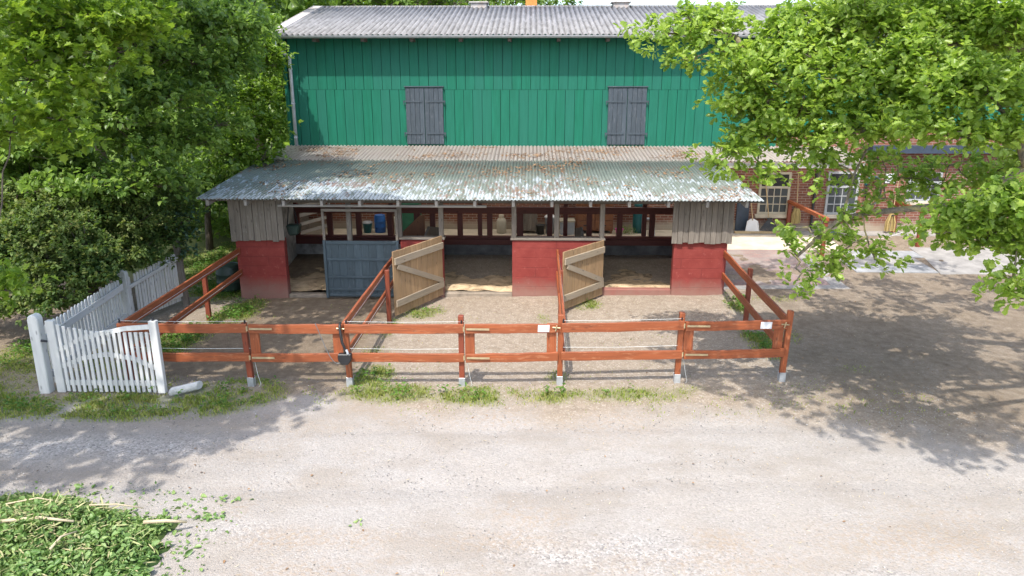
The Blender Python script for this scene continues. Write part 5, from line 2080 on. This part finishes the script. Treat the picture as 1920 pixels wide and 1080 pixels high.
# --- taller, darker trees behind the hedge
dark1 = [(330, 110, 90, 60, 16.5), (420, 60, 80, 55, 17.5), (250, 90, 90, 60, 15.5), (300, 190, 90, 50, 15.5), (200, 230, 90, 45, 14.8), (380, 170, 70, 45, 17), (440, 130, 50, 40, 18), (260, 280, 80, 36, 15), (340, 270, 70, 36, 15.8),
         (330, 30, 90, 45, 17), (180, 160, 80, 50, 15), (230, 20, 90, 50, 16), (410, 235, 50, 28, 16.6, .8), (290, 330, 50, 22, 15.2, .7), (120, 200, 80, 50, 14.5)]
dp = [pad(*p) for p in dark1]


def keep_dark(px, py, m_):
    return py + m_ > 0 and px + m_ > 380 and px < 1980


dp += boughs([(-6.0, 15.3), (-4.8, 15.5), (-3.7, 15.6), (-6.8, 16.5, 0.3), (-6.1, 16.5, 0.3), (-6.7, 16.5, 1.0), (-6.0, 16.5, 1.0), (-6.8, 16.5, 1.9), (-6.0, 16.5, 1.9), (-4.7, 16.5, 0.4), (-4.0, 16.5, 0.6), (-4.5, 16.5, 1.3), (-3.5, 16.5, 1.1), (-5.3, 16.5, 0.3), (-6.7, 17.0, 2.5), (-5.8, 18.0, 2.7), (-4.8, 18.8, 2.7), (-6.7, 18.6, 2.7), (-5.6, 19.7, 2.8), (-6.6, 19.9, 2.8), (-7.2, 17.8, 2.6)], 7.6, 0.72, 0.85)
trunk = [(-10.9, 16.6, -0.2), (-10.7, 16.6, 1.8), (-10.4, 16.5, 3.6), (-9.8, 16.4, 5.4), (-9.0, 16.0, 7.4), (-8.4, 15.6, 9.2)]
_, NL['dark'] = tree('shade_tree', 'tall dark green tree leaning over the hedge, left of the leafy bush by the barn', 'tree', (-10.9, 16.6, 0), trunk, dp, 'ovate', ('bark', 'dark_leaf'), 0.13, per=8, sub=5, dens=3.0, r0=0.27, twig_r=0.008)
dark2 = [(110, 355, 80, 26, 14.3), (215, 350, 70, 22, 14.5), (300, 350, 50, 22, 15.0), (60, 330, 90, 40, 15.5), (140, 320, 70, 36, 15.8), (20, 280, 80, 50, 15), (90, 260, 90, 50, 15.5), (40, 390, 60, 30, 15), (-60, 300, 90, 90, 15), (-50, 150, 100, 90, 15.5), (30, 160, 100, 60, 16.5), (100, 60, 110, 70, 17.5), (-40, 30, 100, 80, 17)]
trunk = [(-13.4, 16.3, -0.2), (-13.3, 16.3, 2.0), (-13.0, 16.3, 4.0), (-12.6, 16.4, 6.0)]
_, NL['dark2'] = tree('shade_tree', 'dark broadleaf tree behind the hedge at the far left edge', 'tree', (-13.4, 16.3, 0), trunk, [pad(*p) for p in dark2], 'ovate', ('bark', 'dark_leaf'), 0.13, per=8, sub=5, dens=2.8, r0=0.24, twig_r=0.008)

# --- bright bush against the barn's left corner
bush = [(490, 110, 36, 50, 20.6), (465, 90, 50, 50, 20.9), (488, 185, 36, 45, 20.3), (450, 170, 50, 45, 20.4), (502, 240, 30, 30, 20.2), (470, 250, 50, 36, 20.0), (508, 278, 24, 16, 19.9, .8), (490, 300, 36, 22, 19.7, .9), (430, 230, 45, 40, 19.8), (430, 290, 45, 26, 19.6, .9), (490, 60, 30, 30, 21.0, .9), (470, 40, 50, 30, 21.4), (524, 248, 12, 20, 20.3, .6), (516, 130, 14, 40, 20.9, .6), (450, 320, 30, 12, 19.4, .6)]
trunk = [(-9.3, 20.2, 0), (-9.25, 20.2, 1.2), (-9.1, 20.3, 2.4), (-8.9, 20.5, 3.8), (-8.7, 20.7, 5.0)]
_, NL['bush'] = tree('hazel_bush', 'sunlit yellow-green bush growing up the left corner of the barn', 'tree', (-9.3, 20.2, 0.2), trunk, [pad(*p) for p in bush], 'ovate', ('bark', 'hazel_leaf'), 0.11, per=7, sub=5, dens=2.8, r0=0.1, twig_r=0.007)

# --- hedge behind the pickets
HL = ['dark clipped-looking yew bush behind the white gate at the left edge', 'broad dark yew bush behind the first run of white pickets', 'dark yew bush at the far end of the white pickets']
hedges = [
    [(40, 520, 90, 60, 13.2), (110, 500, 85, 70, 13.4), (20, 450, 90, 60, 13.6), (90, 430, 85, 55, 13.8), (160, 470, 60, 60, 13.6), (50, 575, 80, 30, 12.9), (-50, 500, 90, 90, 13.4), (130, 400, 70, 40, 14.2), (30, 380, 80, 40, 14.4), (180, 520, 40, 40, 13.4), (120, 560, 50, 36, 13.0)],
    [(180, 400, 80, 50, 14.8), (240, 420, 70, 60, 15.0), (210, 470, 70, 50, 14.6), (262, 480, 45, 34, 15.0), (180, 515, 50, 34, 14.2), (150, 370, 70, 40, 15.2), (270, 390, 65, 44, 15.6), (225, 365, 70, 30, 15.6), (235, 500, 30, 26, 14.7)],
    [(320, 400, 46, 42, 16.3), (325, 445, 34, 40, 16.2), (295, 450, 45, 36, 15.8), (335, 480, 18, 26, 16.1, .8), (310, 360, 50, 32, 16.5), (280, 490, 30, 20, 15.6, .7)],
]
HB = [(-11.2, 13.8), (-10.2, 15.2), (-9.0, 16.4)]
for k in range(3):
    bx, by = HB[k]
    trunk = [(bx, by, -0.1), (bx + 0.05, by, 0.5), (bx, by, 1.1)]
    _, NL['h%d' % k] = tree('yew_bush', HL[k], 'bush', (bx, by, 0), trunk, [pad(*p) for p in hedges[k]], 'ovate', ('bark', 'hedge_leaf'), 0.075, per=9, sub=6, dens=2.8, r0=0.09, group='dark bushes behind the white pickets', twig_r=0.006)
# shrub with bluish leaves at the end of the pickets
_, NL['iv'] = tree('elder_shrub', 'shrub with blue-green leaves beside the grey post at the end of the pickets', 'bush', (-8.2, 16.3, 0), [(-8.2, 16.3, 0), (-8.2, 16.3, 0.7), (-8.15, 16.3, 1.3)],
                   [pad(345, 412, 20, 14, 16.0), pad(350, 440, 16, 16, 16.0), pad(335, 425, 20, 20, 16.1), pad(352, 470, 10, 16, 16.0)], 'ovate', ('bark', 'ivy_leaf'), 0.085, per=7, sub=4, dens=2.0, r0=0.035, twig_r=0.005)
# undergrowth in the gap left of the shelter
gap = [(400, 412, 46, 22, 21.2), (375, 425, 20, 14, 20.6, .8), (425, 425, 14, 12, 20.6, .8), (385, 350, 40, 44, 20.0), (392, 300, 50, 30, 20.3), (378, 400, 26, 24, 20.0, .8), (415, 330, 30, 24, 19.6), (400, 330, 50, 30, 22), (370, 380, 50, 40, 22.5), (420, 380, 40, 40, 23), (390, 420, 40, 20, 22.5), (340, 330, 60, 40, 22)]
_, NL['gap'] = tree('shade_bush', 'dark undergrowth in deep shade left of the shelter', 'bush', (-10.5, 22.5, 0.3), [(-10.5, 22.5, 0), (-10.5, 22.5, 1.0), (-10.4, 22.4, 2.0)], [pad(*p) for p in gap], 'ovate', ('bark', 'dark_leaf'), 0.15, per=8, sub=5, dens=3.0, r0=0.08)

# --- trees behind the barn
BT = [((-10.5, 28), [(-10.5, 27, 6.6, 2.4, 1.9), (-9, 26.5, 8.2, 2.0, 1.6), (-11.5, 28, 8.5, 2.4, 1.8), (-9.6, 27.6, 4.4, 2.0, 1.8), (-12.5, 27, 5.5, 2.2, 1.8)], 'pale green tree just behind the left gable of the barn'),
      ((-6.5, 33), [(-6.5, 32, 8.2, 2.2, 1.3), (-4.6, 33, 8.0, 1.9, 1.1), (-8.2, 33, 8.6, 2.2, 1.6), (-6, 34, 9.6, 2.2, 1.3), (-5.4, 31, 7.9, 1.9, .9)], 'light green tree crown rising behind the left end of the barn ridge'),
      ((-1.6, 36), [(-2.8, 35, 8.4, 1.7, 0.7), (-0.8, 36, 8.5, 1.5, 0.6), (-1.8, 36, 9.2, 1.8, .7), (-3.4, 31.5, 7.95, 1.7, .8), (-1.7, 32, 7.9, 1.4, .6)], 'bright tree top rising behind the barn ridge left of the orange chimney'),
      ((1.0, 38), [(0.4, 38, 8.5, .9, 0.5), (1.6, 38.5, 8.6, 1.0, 0.5)], 'small tree top rising behind the barn ridge right of the orange chimney'),
      ((-15, 25), [(-15, 24, 6, 2.8, 2.2), (-13, 24, 8.6, 2.6, 2.0), (-16, 24, 9.5, 3, 2), (-13.6, 24, 3.6, 2.2, 2), (-17.5, 23, 4, 2.6, 2.4)], 'leafy tree filling the gap behind the dark shade trees')]
for (bx, by), ps, lab in BT:
    pads_ = [((x, y, z), (r, r * 0.8, h), 0.5) for x, y, z, r, h in ps]
    tree('broadleaf_tree', lab, 'tree', (bx, by, 0.4), [(bx, by, 0.2), (bx + 0.1, by, 2.0), (bx, by, 4.2), (bx + 0.1, by, 6.0)], pads_, 'ovate', ('bark', 'far_leaf'), 0.19, per=7, sub=5, dens=2.4, r0=0.22, group='trees behind the barn', twig_r=0.012)

# far woodland closing the view
nn = 26000
xx = RNG.uniform(-60, -9, nn)
yy = RNG.uniform(34, 44, nn)
hh = 9 + 5 * fbm(xx * 0.12 + 3, yy * 0.1)
zz = hh * RNG.random(nn) ** 0.7
o = leaf_mesh('woodland', np.stack([xx, yy, zz], -1), rand_dir(nn), nrm(np.array([0, -.6, 1.]) + rand_dir(nn) * .6), RNG.uniform(0.45, 0.9, nn), 'ovate', 'dark_leaf')
tag(o, 'dense green wood far behind the hedge', kind='stuff')

# ================================================================== HEAP OF CUTTINGS
HX, HY = -5.6, 6.75


def heap_h(x, y):
    r = np.sqrt(((x - HX) / 1.75) ** 2 + ((y - HY) / 0.95) ** 2)
    return np.clip(1.05 - r + (fbm(x * 2.6, y * 2.6) - 0.47) * 0.65, 0, 1) ** 0.8 * 0.40


nn = 42000
x = RNG.uniform(-7.8, -3.3, nn)
y = RNG.uniform(5.2, 8.2, nn)
h = heap_h(x, y)
stray = (RNG.random(nn) < 0.05 * np.clip(1.5 - np.sqrt(((x - HX) / 1.8) ** 2 + ((y - HY) / 1.0) ** 2), 0, 0.5) * 2)
k = (h > 0.05) | stray
x, y, h = x[k], y[k], h[k]
n = len(x)
p = np.stack([x, y, h * RNG.uniform(0.7, 1.25, n) + 0.01], -1)
a = rand_dir(n)
a[:, 2] *= 0.6
o = leaf_mesh('leaf_cuttings', p, a, nrm(np.array([0, 0, 1.]) + rand_dir(n) * 1.0), RNG.uniform(0.02, 0.07, n) * RNG.choice([0.7, 1.0, 1.35], n), 'ovate', 'clip_leaf', None, 0.5, 0.5)
tag(o, 'heap of freshly cut green leaves and twigs in the near left corner', kind='stuff')
n = 1500
x = RNG.normal(HX, 0.95, n)
y = RNG.normal(HY, 0.5, n)
k = heap_h(x, y) > 0.04
x, y = x[k], y[k]
n = len(x)
a = rand_dir(n)
a[:, 2] *= 0.25
o = leaf_mesh('stalk_cuttings', np.stack([x, y, heap_h(x, y) * 1.1 + 0.02], -1), a, nrm(np.array([0, 0, 1.]) + rand_dir(n) * .5), RNG.uniform(0.06, 0.2, n), 'stalk', 'stalk', None, 0.1, 0.2)
o.scale = (1, 1, 1)
tag(o, 'pale green stalks mixed through the heap of cuttings', kind='stuff')
xg = np.linspace(-7.6, -3.5, 70)
yg = np.linspace(5.2, 8.0, 50)
X, Y = np.meshgrid(xg, yg)
o = grid_mesh('heap_core', X, Y, np.where(heap_h(X, Y) > 0.02, heap_h(X, Y) * 0.9 - 0.02, -0.3), 'hedge_leaf')
tag(o, 'packed core of the heap of cuttings', kind='stuff')
CB = [([(-5.75, 6.65, .44), (-5.3, 6.68, .45), (-4.95, 6.72, .41)], .022, 'long peeled branch lying across the left of the cuttings'),
      ([(-5.9, 7.0, .43), (-5.6, 7.1, .42), (-5.35, 7.12, .39)], .010, 'thin pale stick behind the long peeled branch'),
      ([(-4.35, 7.0, .22), (-4.1, 7.02, .2), (-3.92, 7.12, .15)], .024, 'stub of cut branch at the right tip of the cuttings'),
      ([(-5.0, 7.08, .38), (-4.7, 7.12, .34), (-4.45, 7.2, .27)], .012, 'pale twig in the middle of the cuttings'),
      ([(-4.95, 6.3, .36), (-4.92, 6.45, .38), (-4.85, 6.6, .37)], .014, 'short twig pointing away at the front of the cuttings')]
for pts, r, lab in CB:
    b = MB()
    pts = [(x, y, z - 0.035 + (0.03 if k == 1 else 0)) for k, (x, y, z) in enumerate(pts)]
    b.tube(pts, [r, r * 0.85, r * 0.6], 7)
    tag(b.build('cut_branch', 'cut_wood', None, 0, True), lab, 'branch', 'branches in the heap of cuttings')
# a dropped leafy sprig on the gravel
for (sx, sy, n, lab) in ((-3.75, 7.35, 26, 'leafy green sprig dropped on the gravel beside the heap'), (-2.0, 7.3, 7, 'tiny green sprig alone on the bare gravel'), (-3.7, 7.75, 16, 'flat pale green wisp of cuttings on the gravel')):
    c = np.array([[sx, sy, 0.025]]) + RNG.normal(size=(n, 3)) * [0.10 if n > 10 else 0.03, 0.035, 0.008]
    a = rand_dir(n)
    a[:, 2] *= 0.2
    o = leaf_mesh('leafy_sprig', c, a, nrm(np.array([0, 0, 1.]) + rand_dir(n) * .4), RNG.uniform(.03, .075, n), 'ovate', 'clip_leaf')
    tag(o, lab, 'sprig', 'sprigs on the gravel')
print('LEAVES', NL)
